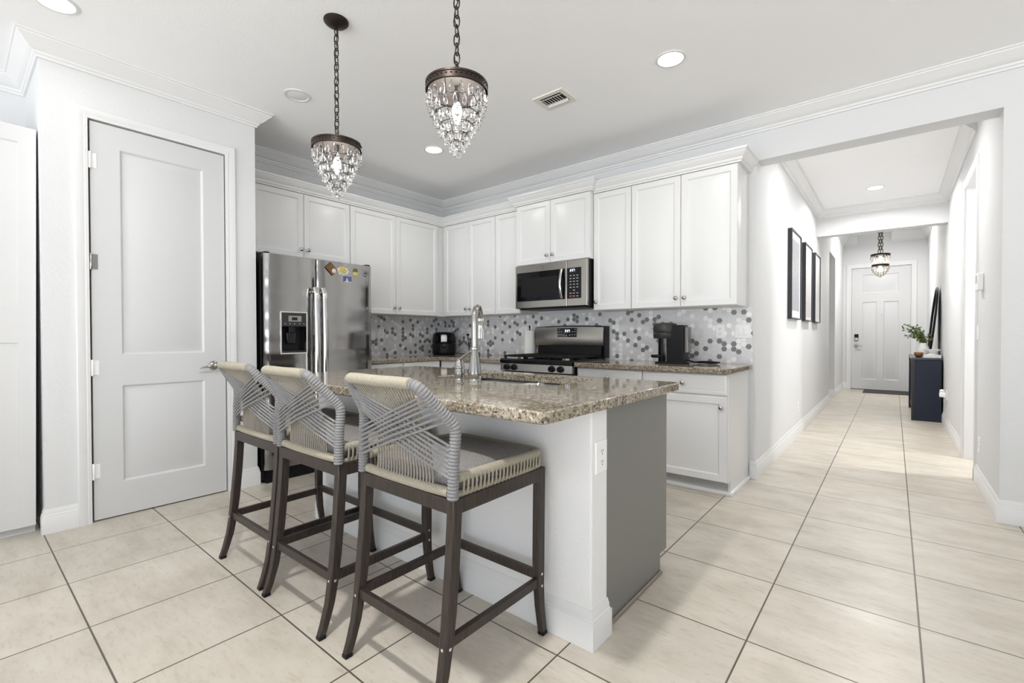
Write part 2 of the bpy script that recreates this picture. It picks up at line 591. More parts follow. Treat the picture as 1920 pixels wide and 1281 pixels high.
wf.box(4.52, 4.57, -2.0, 0.4, 0, 0.06).box(4.52, 4.57, -2.0, 0.4, 2.34, 2.4)
structure('window_east_added', wf, TRIM, 0)  # unseen window added as fill from the right

# crown mouldings
mb = MB()
moulding(mb, [(XW, -3.9), (XW, 0.352), (XP, 0.352), (XP, 1.515), (XW, 1.515), (XW, YR), (4.4, YR)], crown_prof(ZC, 0.105, 0.1), -1)
structure('trim_1', mb, TRIM, 30)
mb = MB()
moulding(mb, [(XL, 4.25), (XL, 7.78), (XR, 7.78), (XR, 5.25)], crown_prof(ZH, 0.105, 0.095), -1)
structure('trim_2', mb, TRIM, 30)
mb = MB()
moulding(mb, [(XL, 7.95), (XL, 12.2), (-0.60, 12.2)], crown_prof(3.25, 0.21, 0.12), -1)
moulding(mb, [(-0.05, 12.2), (XR, 12.2), (XR, 7.95)], crown_prof(3.25, 0.21, 0.12), -1)
structure('trim_3', mb, TRIM, 30)

# baseboards
BP = base_prof(0.14, 0.016)
structure('baseboard_pantry', moulding(moulding(MB(), [(XP - 0.05, 0.352), (XP, 0.352), (XP, 0.495)], BP, -1), [(XP, 1.372), (XP, 1.515), (XP - 0.05, 1.515)], BP, -1), TRIM, 30)
structure('baseboard_hall_left', moulding(moulding(MB(), [(-0.885, YR), (XL, YR), (XL, 9.42), (XL - 0.12, 9.42)], BP, -1),
                                          [(-2.6, 10.45), (XL, 10.45), (XL, 12.2), (-0.78, 12.2)], BP, -1), TRIM, 30)
structure('baseboard_right', moulding(MB(), [(XR, 5.17), (XR, YR), (4.4, YR)], BP, -1), TRIM, 30)
structure('baseboard_hall_right', moulding(MB(), [(XR, 12.2), (XR, 6.05)], BP, -1), TRIM, 30)


def casing(mb, o, u, n, w, h, cw=0.062, t=0.016):
    """door casing around opening: o at floor-left corner, u along the wall, n outward"""
    o, u, n = Vector(o), Vector(u), Vector(n)
    up = Vector((0, 0, 1))
    prof = [(0, 0), (0, t * 0.6), (cw * 0.25, t * 0.75), (cw * 0.3, t * 0.6), (cw * 0.62, t), (cw * 0.94, t), (cw, t * 0.8), (cw, 0)]
    rings = []
    for base, dirx, dirz in ((o, -1, 0), (o + up * h, -1, 1), (o + u * w + up * h, 1, 1), (o + u * w, 1, 0)):
        rings.append([base + u * dirx * a + up * dirz * a + n * b for a, b in prof])
    return mb.loft(rings)


structure('trim_4', casing(MB(), (XP, 0.556, 0), (0, 1, 0), (1, 0, 0), 0.754, 2.472), TRIM, 30)
structure('trim_5', casing(MB(), (-0.70, 12.2, 0), (1, 0, 0), (0, -1, 0), 0.962, 2.55, 0.085), TRIM, 30)
structure('trim_6', casing(MB(), (XR, 5.98, 0), (0, -1, 0), (-1, 0, 0), 0.81, 2.49, 0.07), TRIM, 30)
# jamb lining inside the side-room opening
structure('trim_7', MB().box(XR + 0.001, XR + 0.12, 5.965, 5.979, 0, 2.49).box(XR + 0.001, XR + 0.12, 5.171, 5.185, 0, 2.49), TRIM, 0)

# ------------------------------------------------------------------ doors of the room
DPROF = [(0, 0), (0.005, -0.004), (0.012, -0.012), (0.020, -0.012), (0.052, -0.002)]


def panel_slab(mb, o, u, v, n, w, h, t, panels, prof=DPROF):
    """door leaf whose front has raised panels (a0,a1,b0,b1 in leaf coordinates)"""
    o, u, v, n = Vector(o), Vector(u), Vector(v), Vector(n)
    xs = sorted({0, w, *[p[0] for p in panels], *[p[1] for p in panels]})
    ys = sorted({0, h, *[p[2] for p in panels], *[p[3] for p in panels]})
    idx = {}

    def vid(x, y):
        if (x, y) not in idx:
            idx[(x, y)] = len(mb.v)
            mb.v.append(tuple(o + u * x + v * y))
        return idx[(x, y)]
    for i in range(len(xs) - 1):
        for j in range(len(ys) - 1):
            cx, cy = (xs[i] + xs[i + 1]) / 2, (ys[j] + ys[j + 1]) / 2
            if any(p[0] < cx < p[1] and p[2] < cy < p[3] for p in panels):
                continue
            mb.face([vid(xs[i], ys[j]), vid(xs[i + 1], ys[j]), vid(xs[i + 1], ys[j + 1]), vid(xs[i], ys[j + 1])])
    for a0, a1, b0, b1 in panels:
        mb.rings(o + u * a0 + v * b0, u, v, n, a1 - a0, b1 - b0, prof)
    c = [o + u * a + v * b for a, b in ((0, 0), (w, 0), (w, h), (0, h))]
    mb.loft([c, [p - n * t for p in c]], 0, False, True)


door1 = bpy.data.objects.new('door_1', None)
door1.location = (XP - 0.006, 0.567, 0.008)
COL.objects.link(door1)
door1['kind'] = 'structure'
door1['_o'] = tuple(door1.location)
mb = MB()
panel_slab(mb, (XP - 0.006, 0.567, 0.008), (0, 1, 0), (0, 0, 1), (1, 0, 0), 0.734, 2.455, 0.04,
           [(0.142, 0.600, 0.212, 0.825), (0.142, 0.600, 1.02, 2.315)])
mb.build('door_leaf', DOORP, door1, 25)
for z in (2.222, 1.604, 0.952, 0.312):
    h = MB()
    h.lathe([(0.0065, -0.05), (0.0075, -0.048), (0.0075, 0.048), (0.0065, 0.05)], (XP + 0.004, 0.565, z), 10)
    h.box(XP - 0.005, XP - 0.003, 0.567, 0.597, z - 0.045, z + 0.045)
    h.build('hinge', NICKEL if z == 1.604 else PLATE, door1)
h = MB()
h.lathe([(0.032, 0), (0.032, 0.006), (0.026, 0.012), (0.014, 0.016), (0.012, 0.045), (0.018, 0.05), (0.018, 0.062), (0.01, 0.068)], (XP - 0.006, 1.222, 0.934), 20, 'x')
h.tube([(XP + 0.05, 1.222, 0.934), (XP + 0.052, 1.19, 0.932), (XP + 0.05, 1.15, 0.927), (XP + 0.045, 1.12, 0.923)], [0.009, 0.008, 0.006, 0.005], 8)
h.build('door_handle', NICKEL, door1)

door2 = bpy.data.objects.new('door_2', None)
door2.location = (-0.7, 12.215, 0.0)
COL.objects.link(door2)
door2['kind'] = 'structure'
door2['_o'] = tuple(door2.location)
mb = MB()
panel_slab(mb, (-0.697, 12.215, 0.015), (1, 0, 0), (0, 0, 1), (0, -1, 0), 0.956, 2.53, 0.045,
           [(0.182, 0.766, 2.0, 2.39), (0.182, 0.422, 0.205, 1.82), (0.53, 0.768, 0.205, 1.82)],
           [(0, 0), (0.012, -0.014), (0.035, -0.014), (0.06, -0.005)])
mb.build('door_leaf', DOORP, door2, 25)
h = MB()
h.box(-0.645, -0.575, 12.19, 12.214, 1.035, 1.165)
h.build('keypad_lock', BLACKP, door2, bevel=0.008)
h = MB()
h.box(-0.64, -0.58, 12.185, 12.19, 1.04, 1.09)
h.build('lock_turn_plate', NICKEL, door2, bevel=0.003)
h = MB()
h.lathe([(0.035, 0), (0.035, -0.012), (0.014, -0.02), (0.012, -0.06)], (-0.612, 12.214, 0.925), 16, 'y')
h.tube([(-0.612, 12.155, 0.925), (-0.57, 12.153, 0.925), (-0.51, 12.16, 0.922)], [0.011, 0.010, 0.007], 8)
h.build('door_handle', NICKEL, door2)
MB().lathe([(0.011, 0), (0.011, -0.006), (0.007, -0.008)], (-0.205, 12.214, 1.566), 12, 'y').build('peephole', CHROME, door2)

# ------------------------------------------------------------------ hexagon backsplash
random.seed(11)


def splash(name, o, u, n, L, H):
    o, u, n = Vector(o), Vector(u), Vector(n)
    v = Vector((0, 0, 1))
    mb = MB()
    c = [o, o + u * L, o + u * L + v * H, o + v * H]
    mb.loft([[p + n * 0.001 for p in c], [p + n * 0.006 for p in c]], 0)
    s = 0.0247
    hh = s * math.sqrt(3) / 2
    g = 0.93
    i = 0
    x = 0.0
    while x < L + s:
        y = 0.012 + (hh if i % 2 else 0) - hh
        while y < H + hh:
            r = random.random()
            mi = 3 if r < 0.165 else 4 if r < 0.32 else (2 if r < 0.5 else 1)
            pts = []
            for k in range(6):
                a = k * PI / 3
                px = min(L, max(0, x + s * g * math.cos(a)))
                py = min(H, max(0, y + s * g * math.sin(a)))
                pts.append((px, py))
            ar = abs(sum(pts[k][0] * pts[(k + 1) % 6][1] - pts[(k + 1) % 6][0] * pts[k][1] for k in range(6))) / 2
            if ar > 1e-5:
                b = len(mb.v)
                for p in pts:
                    mb.v.append(tuple(o + u * p[0] + v * p[1] + n * 0.0068))
                mb.face([b + k for k in range(6)], mi)
            y += 2 * hh
        x += 1.5 * s
        i += 1
    ob = mb.build(name, [GROUT, HEXL, HEXM, HEXD, HEXW], smooth=0)
    ob['kind'] = 'structure'
    return ob


splash('wall_backsplash_range', (XW, YR, 0.914), (1, 0, 0), (0, -1, 0), -0.868 - XW, 0.458)
splash('wall_backsplash_left', (XW, 2.5, 0.914), (0, 1, 0), (1, 0, 0), YR - 2.5 - 0.008, 0.458)

# ------------------------------------------------------------------ cabinets
CPROF = [(0, -0.006), (0.005, 0), (0.048, 0), (0.053, -0.004), (0.057, -0.009), (0.067, -0.009), (0.100, -0.001)]
DRPROF = [(0, -0.006), (0.012, -0.0015), (0.026, 0), (0.030, -0.0025), (0.034, 0)]
U_X, U_Y, U_Z = (1, 0, 0), (0, 1, 0), (0, 0, 1)


def knob_mesh(mb, p, n):
    ax = 'y' if abs(n[1]) > 0.5 else 'x'
    s = n[1] if ax == 'y' else n[0]
    mb.lathe([(0.006, 0), (0.0055, 0.012 * s), (0.010, 0.015 * s), (0.0155, 0.020 * s), (0.0155, 0.025 * s), (0.012, 0.029 * s), (0.004, 0.031 * s)], p, 14, ax)
    return mb


def cab_front(root, kind, o, u, n, w, h, knob=None, mat=None):
    """a door or drawer front; o = lower corner on the body plane, thickness 0.02 along n"""
    o, u3, n3 = Vector(o), Vector(u), Vector(n)
    mb = MB()
    mb.rings(o + n3 * 0.02, u3, U_Z, n3, w, h, CPROF if kind == 'door' else DRPROF, back=-0.0185)
    d = mb.build(kind, mat or CAB, root, 25)
    if knob:
        kp = o + u3 * knob[0] + Vector(U_Z) * knob[1] + n3 * 0.019
        knob_mesh(MB(), kp, n).build('knob', KNOBM, d)
    return d


def upper_cabinet(label, o, u, n, widths, z0, z1, depth, knobs, group, fill=0.0):
    """o: lower front corner of the body on the front plane (door back); widths: door widths"""
    u3, n3 = Vector(u), Vector(n)
    W = sum(widths) + fill
    o = Vector((o[0], o[1], z0))
    ctr = o + u3 * W / 2 - n3 * depth / 2
    root = thing('upper_cabinet', label, 'cabinet', tuple(ctr), group)
    c = [o, o + u3 * W, o + u3 * W - n3 * depth, o - n3 * depth]
    MB().loft([c, [p + Vector((0, 0, z1 - z0)) for p in c]]).build('body', CAB, root, 0, bevel=0.002)
    a = 0.0
    for wd, kb in zip(widths, knobs):
        kx = None
        if kb == 'L':
            kx = (0.032, 0.072)
        elif kb == 'R':
            kx = (wd - 0.003 - 0.032, 0.072)
        cab_front(root, 'door', o + u3 * (a + 0.0015) + Vector((0, 0, 0.003)), u, n, wd - 0.003, z1 - z0 - 0.006, kx)
        a += wd
    return root


GU = 'white upper cabinets on the two kitchen walls'
ZU0, ZU1 = 1.372, 2.435
FYU = 3.77          # body front of range-wall uppers (door faces at 3.75)
NY, NX = (0, -1, 0), (1, 0, 0)
uc1 = upper_cabinet('white two-door upper cabinet in the inner corner above the air fryer', (-4.118, FYU), U_X, NY, [0.40, 0.398], ZU0, ZU1, YR - FYU - 0.002, ['R', 'L'], GU)
uc2 = upper_cabinet('narrow single-door white upper cabinet just left of the microwave', (-3.318, FYU), U_X, NY, [0.344], ZU0, ZU1, YR - FYU - 0.002, [None], GU)
uc3 = upper_cabinet('short white two-door upper cabinet above the microwave', (-2.972, 3.71), U_X, NY, [0.415, 0.434], 1.845, 2.452, YR - 3.71 - 0.002, ['R', 'L'], GU)
uc4 = upper_cabinet('single-door white upper cabinet just right of the microwave', (-2.121, FYU), U_X, NY, [0.366], ZU0, ZU1, YR - FYU - 0.002, ['L'], GU)
uc5 = upper_cabinet('wide two-door white upper cabinet above the coffee machine, at the hallway end', (-1.753, FYU), U_X, NY, [0.424, 0.426], ZU0, ZU1, YR - FYU - 0.002, ['R', 'L'], GU)
FXU = -4.16
uc6 = upper_cabinet('short white two-door upper cabinet above the refrigerator', (FXU, 1.62), U_Y, NX, [0.450, 0.464], 1.85, ZU1, FXU - XW - 0.002, ['R', 'L'], GU)
uc7 = upper_cabinet('tall two-door white upper cabinet between the refrigerator and the corner', (FXU, 2.537), U_Y, NX, [0.543, 0.592], ZU0, ZU1, FXU - XW - 0.002, ['R', 'L'], GU, fill=0.097)
MB().box(FXU + 0.0005, -4.1185, FYU, FYU + 0.03, ZU0, ZU1).build('filler_strip', CAB, uc1, 0)

CCP = [(0, -0.004), (0.022, -0.004), (0.024, 0.012), (0.032, 0.018), (0.034, 0.034), (0.05, 0.05), (0.062, 0.068), (0.066, 0.078), (0.072, 0.080), (0.072, 0.094), (0, 0.094)]


def cprof(z):
    return [(a, z + max(b, 0.0003)) for a, b in CCP]


mb = MB()
moulding(mb, [(FXU, 1.56), (FXU, FYU), (-2.992, FYU)], cprof(ZU1), -1)
tag(mb.build('cabinet_crown', CAB, smooth=30, loc=(FXU, 3.0, ZU1)), 'white crown strip along the cabinet tops from refrigerator round the corner to the microwave', 'moulding', 'cabinet crown strips')
mb = MB()
moulding(mb, [(-2.118, FYU), (-0.903, FYU), (-0.903, YR - 0.001)], cprof(ZU1), -1)
tag(mb.build('cabinet_crown', CAB, smooth=30, loc=(-1.5, FYU, ZU1)), 'white crown strip topping the cabinets between microwave and hallway', 'moulding', 'cabinet crown strips')
mb = MB()
moulding(mb, [(-2.972, YR - 0.001), (-2.972, 3.71), (-2.121, 3.71), (-2.121, YR - 0.001)], cprof(2.452), -1)
mb.build('cornice', CAB, uc3, 30)

# base cabinets
GB = 'white base cabinets along the walls'
FYB = 3.48
FXB = -3.87


def base_cabinet(label, o, u, n, W, depth, drawers, doors, group=GB, door_knobs=None, side_toe=False, shoe=False):
    u3, n3 = Vector(u), Vector(n)
    o = Vector((o[0], o[1], 0))
    root = thing('base_cabinet', label, 'cabinet', tuple(o + u3 * W / 2 - n3 * depth / 2), group)

    def foot(a, b, dep0):
        return [o + u3 * a - n3 * dep0, o + u3 * b - n3 * dep0, o + u3 * b - n3 * depth, o + u3 * a - n3 * depth]
    b = MB()
    c = foot(0, W, 0)
    b.loft([[p + Vector((0, 0, 0.10)) for p in c], [p + Vector((0, 0, 0.872)) for p in c]])
    if side_toe:
        c = foot(W - 0.018, W, 0.055)
        b.loft([c, [p + Vector((0, 0, 0.10)) for p in c]])
    b.build('body', CAB, root, 0, bevel=0.0015)
    c = foot(0.0, W - 0.018, 0.06)
    MB().loft([c, [p + Vector((0, 0, 0.10)) for p in c]]).build('toe_kick', TOEK, root, 0)
    if shoe:
        path = [(o.x, FYB + 0.0605), (o.x + W, FYB + 0.0605)]
        if side_toe:
            path.append((o.x + W, YR - 0.002))
        moulding(MB(), path, [(0, 0), (0.016, 0), (0.016, 0.012), (0.010, 0.022), (0, 0.026)], -1).build('shoe_moulding', CAB, root, 30)
    a = 0.004
    for wd in drawers:
        cab_front(root, 'drawer', o + u3 * a + Vector((0, 0, 0.722)), u, n, wd - 0.006, 0.145, (wd / 2, 0.075))
        a += wd
    a = 0.004
    for k, wd in enumerate(doors):
        cab_front(root, 'door', o + u3 * a + Vector((0, 0, 0.105)), u, n, wd - 0.006, 0.604, (0.035, 0.53) if k % 2 else (wd - 0.04, 0.53))
        a += wd
    return root


base_cabinet('white drawer-over-door base cabinet right beside the stove', (-2.119, FYB), U_X, NY, 0.597, YR - FYB - 0.002, [0.592], [0.592], shoe=True)
bc = base_cabinet('white drawer-over-door base cabinet under the coffee machine at the hallway end', (-1.521, FYB), U_X, NY, 0.629, YR - FYB - 0.002, [0.622], [0.622], side_toe=True, shoe=True)
base_cabinet('white base cabinet left of the stove, running into the corner', (FXB + 0.002, FYB), U_X, NY, 0.912, YR - FYB - 0.002, [0.45, 0.458], [0.45, 0.458])
base_cabinet('white base cabinet with drawer beside the refrigerator', (FXB, 2.55), U_Y, NX, 0.40, FXB - XW - 0.002, [0.396], [0.396])
base_cabinet('white corner base cabinet on the refrigerator wall', (FXB, 2.952), U_Y, NX, 0.498, FXB - XW - 0.002, [0.49], [0.49])

# ------------------------------------------------------------------ countertops


def slab_poly(name, poly, z0, z1, label, cat, hole=None, group=None, bevel=0.006):
    me_mb = MB()
    if hole is None:
        me_mb.prism(poly, 'z', z0, z1)
    else:
        # outer ring with a hole (both given with equal vertex count)
        n = len(poly)
        b = len(me_mb.v)
        for z in (z0, z1):
            me_mb.v += [(p[0], p[1], z) for p in poly] + [(p[0], p[1], z) for p in hole]
        for i in range(n):
            j = (i + 1) % n
            for base in (0, 2 * n):
                me_mb.face([b + base + i, b + base + j, b + base + n + j, b + base + n + i])
            me_mb.face([b + i, b + j, b + 2 * n + j, b + 2 * n + i])
            me_mb.face([b + n + i, b + n + j, b + 3 * n + j, b + 3 * n + i])
    o = me_mb.build(name, GRAN, smooth=30, bevel=bevel, bseg=3)
    return tag(o, label, cat, group)


GC = 'granite countertops'
slab_poly('countertop', [(-2.128, 3.425), (-0.868, 3.425), (-0.868, YR - 0.008), (-2.128, YR - 0.008)], 0.874, 0.914,
          'speckled granite countertop between the stove and the hallway', 'countertop', None, GC)
slab_poly('countertop', [(XW + 0.008, 2.545), (-3.84, 2.545), (-3.84, 3.425), (-2.952, 3.425), (-2.952, YR - 0.008), (XW + 0.008, YR - 0.008)], 0.874, 0.914,
          'L-shaped speckled granite countertop in the corner behind the faucet', 'countertop', None, GC)


def round_rect(x0, x1, y0, y1, r, k=4):
    pts = []
    for cx, cy, a0 in ((x1 - r, y0 + r, -PI / 2), (x1 - r, y1 - r, 0), (x0 + r, y1 - r, PI / 2), (x0 + r, y0 + r, PI)):
        for i in range(k + 1):
            a = a0 + PI / 2 * i / k
            pts.append((cx + r * math.cos(a), cy + r * math.sin(a)))
    return pts


SX0, SX1, SY0, SY1 = -2.01, -1.215, 1.757, 2.182
outer = round_rect(-2.852, -0.812, 1.14, 2.30, 0.03)
hole = round_rect(SX0, SX1, SY0, SY1, 0.05)
slab_poly('countertop', outer, 0.874, 0.914, 'large speckled granite slab on the kitchen island, cut out for the sink', 'countertop', hole, GC)

# ------------------------------------------------------------------ island
isl = thing('kitchen_island', 'white textured breakfast island with a grey end panel, under the big granite slab', 'kitchen island', (-1.8, 1.85, 0))
IX0, IX1 = -2.80, -0.845
MB().box(IX0, IX1, 1.482, 1.602, 0, 0.8735).build('knee_wall', KNEE, isl, 0, bevel=0.006)
mb = MB()
moulding(mb, [(IX0, 1.602), (IX0, 1.482), (IX1, 1.482), (IX1, 1.602)], BP, -1)
mb.loft([[(IX1, 1.602 - 0.0, z) for z in (0, 0.1)] + [(IX1 + 0.016, 1.602, 0.1), (IX1 + 0.016, 1.602, 0)], [(IX1, 1.612, z) for z in (0, 0.1)] + [(IX1 + 0.016, 1.612, 0.1), (IX1 + 0.016, 1.612, 0)]])
mb.build('baseboard', TRIM, isl, 30)
mb = MB()
mb.prism([(1.602, 0), (2.17, 0), (2.17, 0.095), (2.248, 0.095), (2.248, 0.8735), (1.602, 0.8735)], 'x', -0.885, -0.862)
mb.build('end_panel', GRAYP, isl, 0, bevel=0.001)
mb = MB()
mb.box(IX0, -0.886, 1.603, 2.225, 0.10, 0.70)
mb.box(IX0, -0.886, 1.603, 1.74, 0.70, 0.8735).box(IX0, -0.886, 2.20, 2.225, 0.70, 0.8735)
mb.box(IX0, -2.03, 1.74, 2.20, 0.70, 0.8735).box(-1.19, -0.886, 1.74, 2.20, 0.70, 0.8735)
mb.box(IX0, -0.886, 1.603, 2.165, 0.0, 0.10)
mb.build('cabinet_body', GRAYP, isl, 0)
mb = MB()
mb.box(-0.862, -0.850, 1.615, 2.172, 0, 0.018)
mb.build('shoe_moulding', SHOE, isl, 0, bevel=0.004)
mb = MB()
mb.box(-0.890, -0.866, 2.226, 2.252, 0.10, 0.872)
mb.build('face_frame', GRAYP, isl, 0, bevel=0.002)
for k, wd in enumerate((0.46, 0.46, 0.46, 0.47)):
    x = IX0 + 0.02 + k * 0.468
    mb = MB()
    mb.rings((x + wd - 0.01, 2.246, 0.105), (-1, 0, 0), U_Z, (0, 1, 0), wd - 0.01, 0.76, CPROF, back=-0.0185)
    mb.build('door', GRAYP, isl, 25)


def outlet(label, p, u, n, w=0.07, h=0.115, kind='outlet', group='white wall plates', mat=None):
    """wall plate centred at p on the wall, u horizontal, n outward"""
    p, u, n = Vector(p), Vector(u), Vector(n)
    root = thing('wall_outlet' if kind == 'outlet' else 'light_switch', label, 'outlet' if kind == 'outlet' else 'switch', tuple(p), group)
    o = p - u * w / 2 - Vector((0, 0, h / 2)) + n * 0.0005
    MB().rings(o + n * 0.006, u, U_Z, n, w, h, [(0, -0.003), (0.004, 0)], back=-0.006).build('plate', mat or PLATE, root, 0)
    if kind == 'outlet':
        for dz in (-0.02, 0.02):
            q = p + Vector((0, 0, dz)) + n * 0.0065
            s = MB().rings(q - u * 0.015 - Vector((0, 0, 0.013)), u, U_Z, n, 0.03, 0.026, [(0, 0), (0.004, 0.0015)], back=-0.001).build('socket', mat or PLATE, root, 0)
            mb = MB()
            for du in (-0.006, 0.006):
                mb.rings(q + u * (du - 0.0015) - Vector((0, 0, 0.001)) + n * 0.0016, u, U_Z, n, 0.003, 0.009, [(0, 0.0003)], back=0)
            mb.rings(q - u * 0.0025 - Vector((0, 0, 0.010)) + n * 0.0016, u, U_Z, n, 0.005, 0.005, [(0, 0.0003)], back=0)
            mb.build('slots', SLOT, s, 0)
    else:
        k = max(1, round(w / 0.06) if w > 0.08 else 1)
        for i in range(k):
            q = p + u * ((i - (k - 1) / 2) * 0.046) + n * 0.006
            MB().rings(q - u * 0.0165 - Vector((0, 0, 0.033)), u, U_Z, n, 0.033, 0.066, [(0, 0), (0.002, 0.003), (0.01, 0.004)], back=-0.001).build('rocker', PLATE, root, 0)
    return root


IY = YR - 0.0075
outlet('white outlet plate on the hexagon tile right of the coffee machine', (-1.112, IY, 1.178), U_X, NY)
outlet('wide double rocker switch plate at the hallway end of the hexagon tile', (-0.943, IY, 1.178), U_X, NY, 0.115, 0.115, 'switch')
outlet('white outlet plate on the hexagon tile behind the paper towel roll', (-3.168, IY, 1.19), U_X, NY)
outlet('white outlet plate beside the air fryer with a black plug in it', (-4.03, IY, 1.176), U_X, NY)
outlet('white plate on the tile by the refrigerator, second from it', (XW + 0.0075, 3.124, 1.178), (0, 1, 0), NX, 0.07, 0.125)
outlet('white outlet plate on the side tile nearer to the air fryer', (XW + 0.0075, 3.626, 1.19), (0, 1, 0), NX)
outlet('white plate half hidden by the refrigerator edge', (XW + 0.0075, 3.01, 1.15), (0, 1, 0), NX, 0.07, 0.1, 'switch')
outlet('white wide-faced outlet plate on the white end of the island', (IX1, 1.548, 0.693), (0, 1, 0), (1, 0, 0), 0.085, 0.118)
outlet('white outlet low on the hallway wall below the pictures', (XL, 6.19, 0.32), (0, 1, 0), (1, 0, 0))
outlet('white outlet low on the wall at the hallway entrance, below the light switch', (XR, 4.92, 0.32), (0, -1, 0), (-1, 0, 0))
outlet('white light switch under the thermostat at the hallway entrance', (XR, 5.06, 1.165), (0, -1, 0), (-1, 0, 0), 0.075, 0.118, 'switch')

# plug-in night light, thermostat
nl = thing('night_light', 'small white plug-in light on the hall wall beside the navy console', 'night light', (XR, 7.72, 0.42))
MB().rings((XR - 0.008, 7.755, 0.36), (0, -1, 0), U_Z, (-1, 0, 0), 0.07, 0.115, [(0, -0.002), (0.003, 0)], back=-0.0075).build('plate', PLATE, nl, 0)
MB().box(XR - 0.07, XR - 0.009, 7.69, 7.75, 0.385, 0.445).build('body', PLATE, nl, bevel=0.01)
MB().lathe([(0.018, 0), (0.026, 0.012), (0.022, 0.028), (0.008, 0.036)], (XR - 0.045, 7.72, 0.445), 12).build('lens', CERAM, nl)
th = thing('thermostat', 'white boxy thermostat on the wall at the hallway entrance', 'thermostat', (XR, 4.95, 1.54))
MB().box(XR - 0.034, XR - 0.0005, 4.80, 4.93, 1.475, 1.60).build('body', PLATE, th, bevel=0.006)
MB().box(XR - 0.037, XR - 0.0335, 4.825, 4.905, 1.53, 1.585).build('screen', MARK, th, bevel=0.001)

# ------------------------------------------------------------------ refrigerator
fx, fy0, fy1, fym = -3.70, 1.542, 2.487, 1.962
fr = thing('refrigerator', 'stainless side-by-side refrigerator with an ice and water dispenser', 'refrigerator', (-4.1, 2.0, 0))
MB().box(-4.44, fx - 0.075, fy0, fy1, 0.02, 1.775).build('case', DARKST, fr, 0, bevel=0.004)
MB().box(-4.40, fx - 0.05, fy0 + 0.02, fy1 - 0.02, 0.0, 0.105).build('base_grille', BLACKP, fr, 0)


def fridge_door(y0, y1, hole=None):
    """slightly bowed steel door leaf; front bulges toward +x"""
    mb = MB()
    n = 14
    zs = [0.11, 0.125, 0.4, 0.7, 0.995]
    zs += [1.0, 1.34, 1.345, 1.6, 1.765, 1.782]
    ys = sorted({y0 + (y1 - y0) * i / n for i in range(n + 1)} | ({hole[0], hole[1]} if hole else set()))
    if hole:
        zs = sorted(set(zs) | {hole[2], hole[3]})
    W = y1 - y0

    def X(y):
        t = (y - y0) / W
        e = min(t, 1 - t) * W
        r = 0.0 if e > 0.02 else -0.012 * (1 - math.sqrt(max(0, 1 - (1 - e / 0.02) ** 2)))
        return fx - 0.012 + 0.012 * math.sin(PI * t) + r
    grid = {}
    for j, z in enumerate(zs):
        for i, y in enumerate(ys):
            grid[i, j] = len(mb.v)
            mb.v.append((X(y), y, z))
    for j in range(len(zs) - 1):
        for i in range(len(ys) - 1):
            if hole and hole[0] <= ys[i] < hole[1] - 1e-6 and hole[2] <= zs[j] < hole[3] - 1e-6:
                continue
            mb.face([grid[i, j], grid[i + 1, j], grid[i + 1, j + 1], grid[i, j + 1]])
    xb = fx - 0.07
    back = [len(mb.v) + k for k in range(4)]
    mb.v += [(xb, y0, zs[0]), (xb, y1, zs[0]), (xb, y1, zs[-1]), (xb, y0, zs[-1])]
    mb.face(back[::-1])
    I, J = len(ys) - 1, len(zs) - 1
    mb.face([back[0]] + [grid[i, 0] for i in range(I + 1)][::1] + [back[1]])
    mb.face([back[3]] + [grid[i, J] for i in range(I + 1)] + [back[2]])
    mb.face([back[0]] + [grid[0, j] for j in range(J + 1)] + [back[3]])
    mb.face([back[1]] + [grid[I, j] for j in range(J + 1)] + [back[2]])
    return mb


hole = (1.655, 1.868, 1.005, 1.338)
d1 = fridge_door(fy0, fym - 0.004, hole).build('freezer_door', STEELF, fr, 35)
d2 = fridge_door(fym + 0.004, fy1).build('fridge_door', STEELF, fr, 35)
# dispenser set into the freezer door
hy0, hy1, hz0, hz1 = hole
mb = MB()
q = lambda x, a: [(x, hy0 + a, hz0 + a), (x, hy1 - a, hz0 + a), (x, hy1 - a, hz1 - a), (x, hy0 + a, hz1 - a)]
mb.loft([q(fx - 0.012, 0), q(fx + 0.006, -0.002), q(fx + 0.006, 0.008), q(fx - 0.01, 0.012)], 0, False, False)
mb.build('dispenser_frame', CHROME, d1, 0)
mb = MB()
mb.loft([q(fx - 0.004, 0.010), q(fx - 0.065, 0.022)], 0, False, True)
mb.build('dispenser_well', BLACKP, d1, 0)
mb = MB()
ya, yb = hy0 + 0.009, hy1 - 0.009
mb.loft([[(fx - 0.008, ya, hz1 - 0.118), (fx - 0.008, yb, hz1 - 0.118), (fx - 0.008, yb, hz1 - 0.009), (fx - 0.008, ya, hz1 - 0.009)],
         [(fx + 0.006, ya, hz1 - 0.115), (fx + 0.006, yb, hz1 - 0.115), (fx + 0.004, yb, hz1 - 0.009), (fx + 0.004, ya, hz1 - 0.009)]])
pn = mb.build('control_panel', GRAPH, d1, 0)
MB().box(fx + 0.005, fx + 0.0075, hy0 + 0.060, hy0 + 0.165, hz1 - 0.078, hz1 - 0.032).build('display_bezel', NICKEL, d1, 0)
MB().box(fx + 0.0074, fx + 0.0085, hy0 + 0.088, hy0 + 0.132, hz1 - 0.068, hz1 - 0.044).build('display', BLACKG, d1, 0)
mb = MB()
for dy in (0.036, 0.072, 0.108, 0.15, 0.185):
    mb.lathe([(0.004, 0), (0.004, 0.002)], (fx + 0.006, hy0 + dy, hz1 - 0.095), 8, 'x')
mb.build('buttons', MARK, d1)
mb = MB()
mb.box(fx - 0.045, fx - 0.012, hy0 + 0.075, hy0 + 0.12, hz1 - 0.165, hz1 - 0.118)
mb.prism([(hy0 + 0.06, hz1 - 0.165), (hy0 + 0.135, hz1 - 0.165), (hy0 + 0.125, hz1 - 0.25), (hy0 + 0.07, hz1 - 0.25)], 'x', fx - 0.05, fx - 0.03)
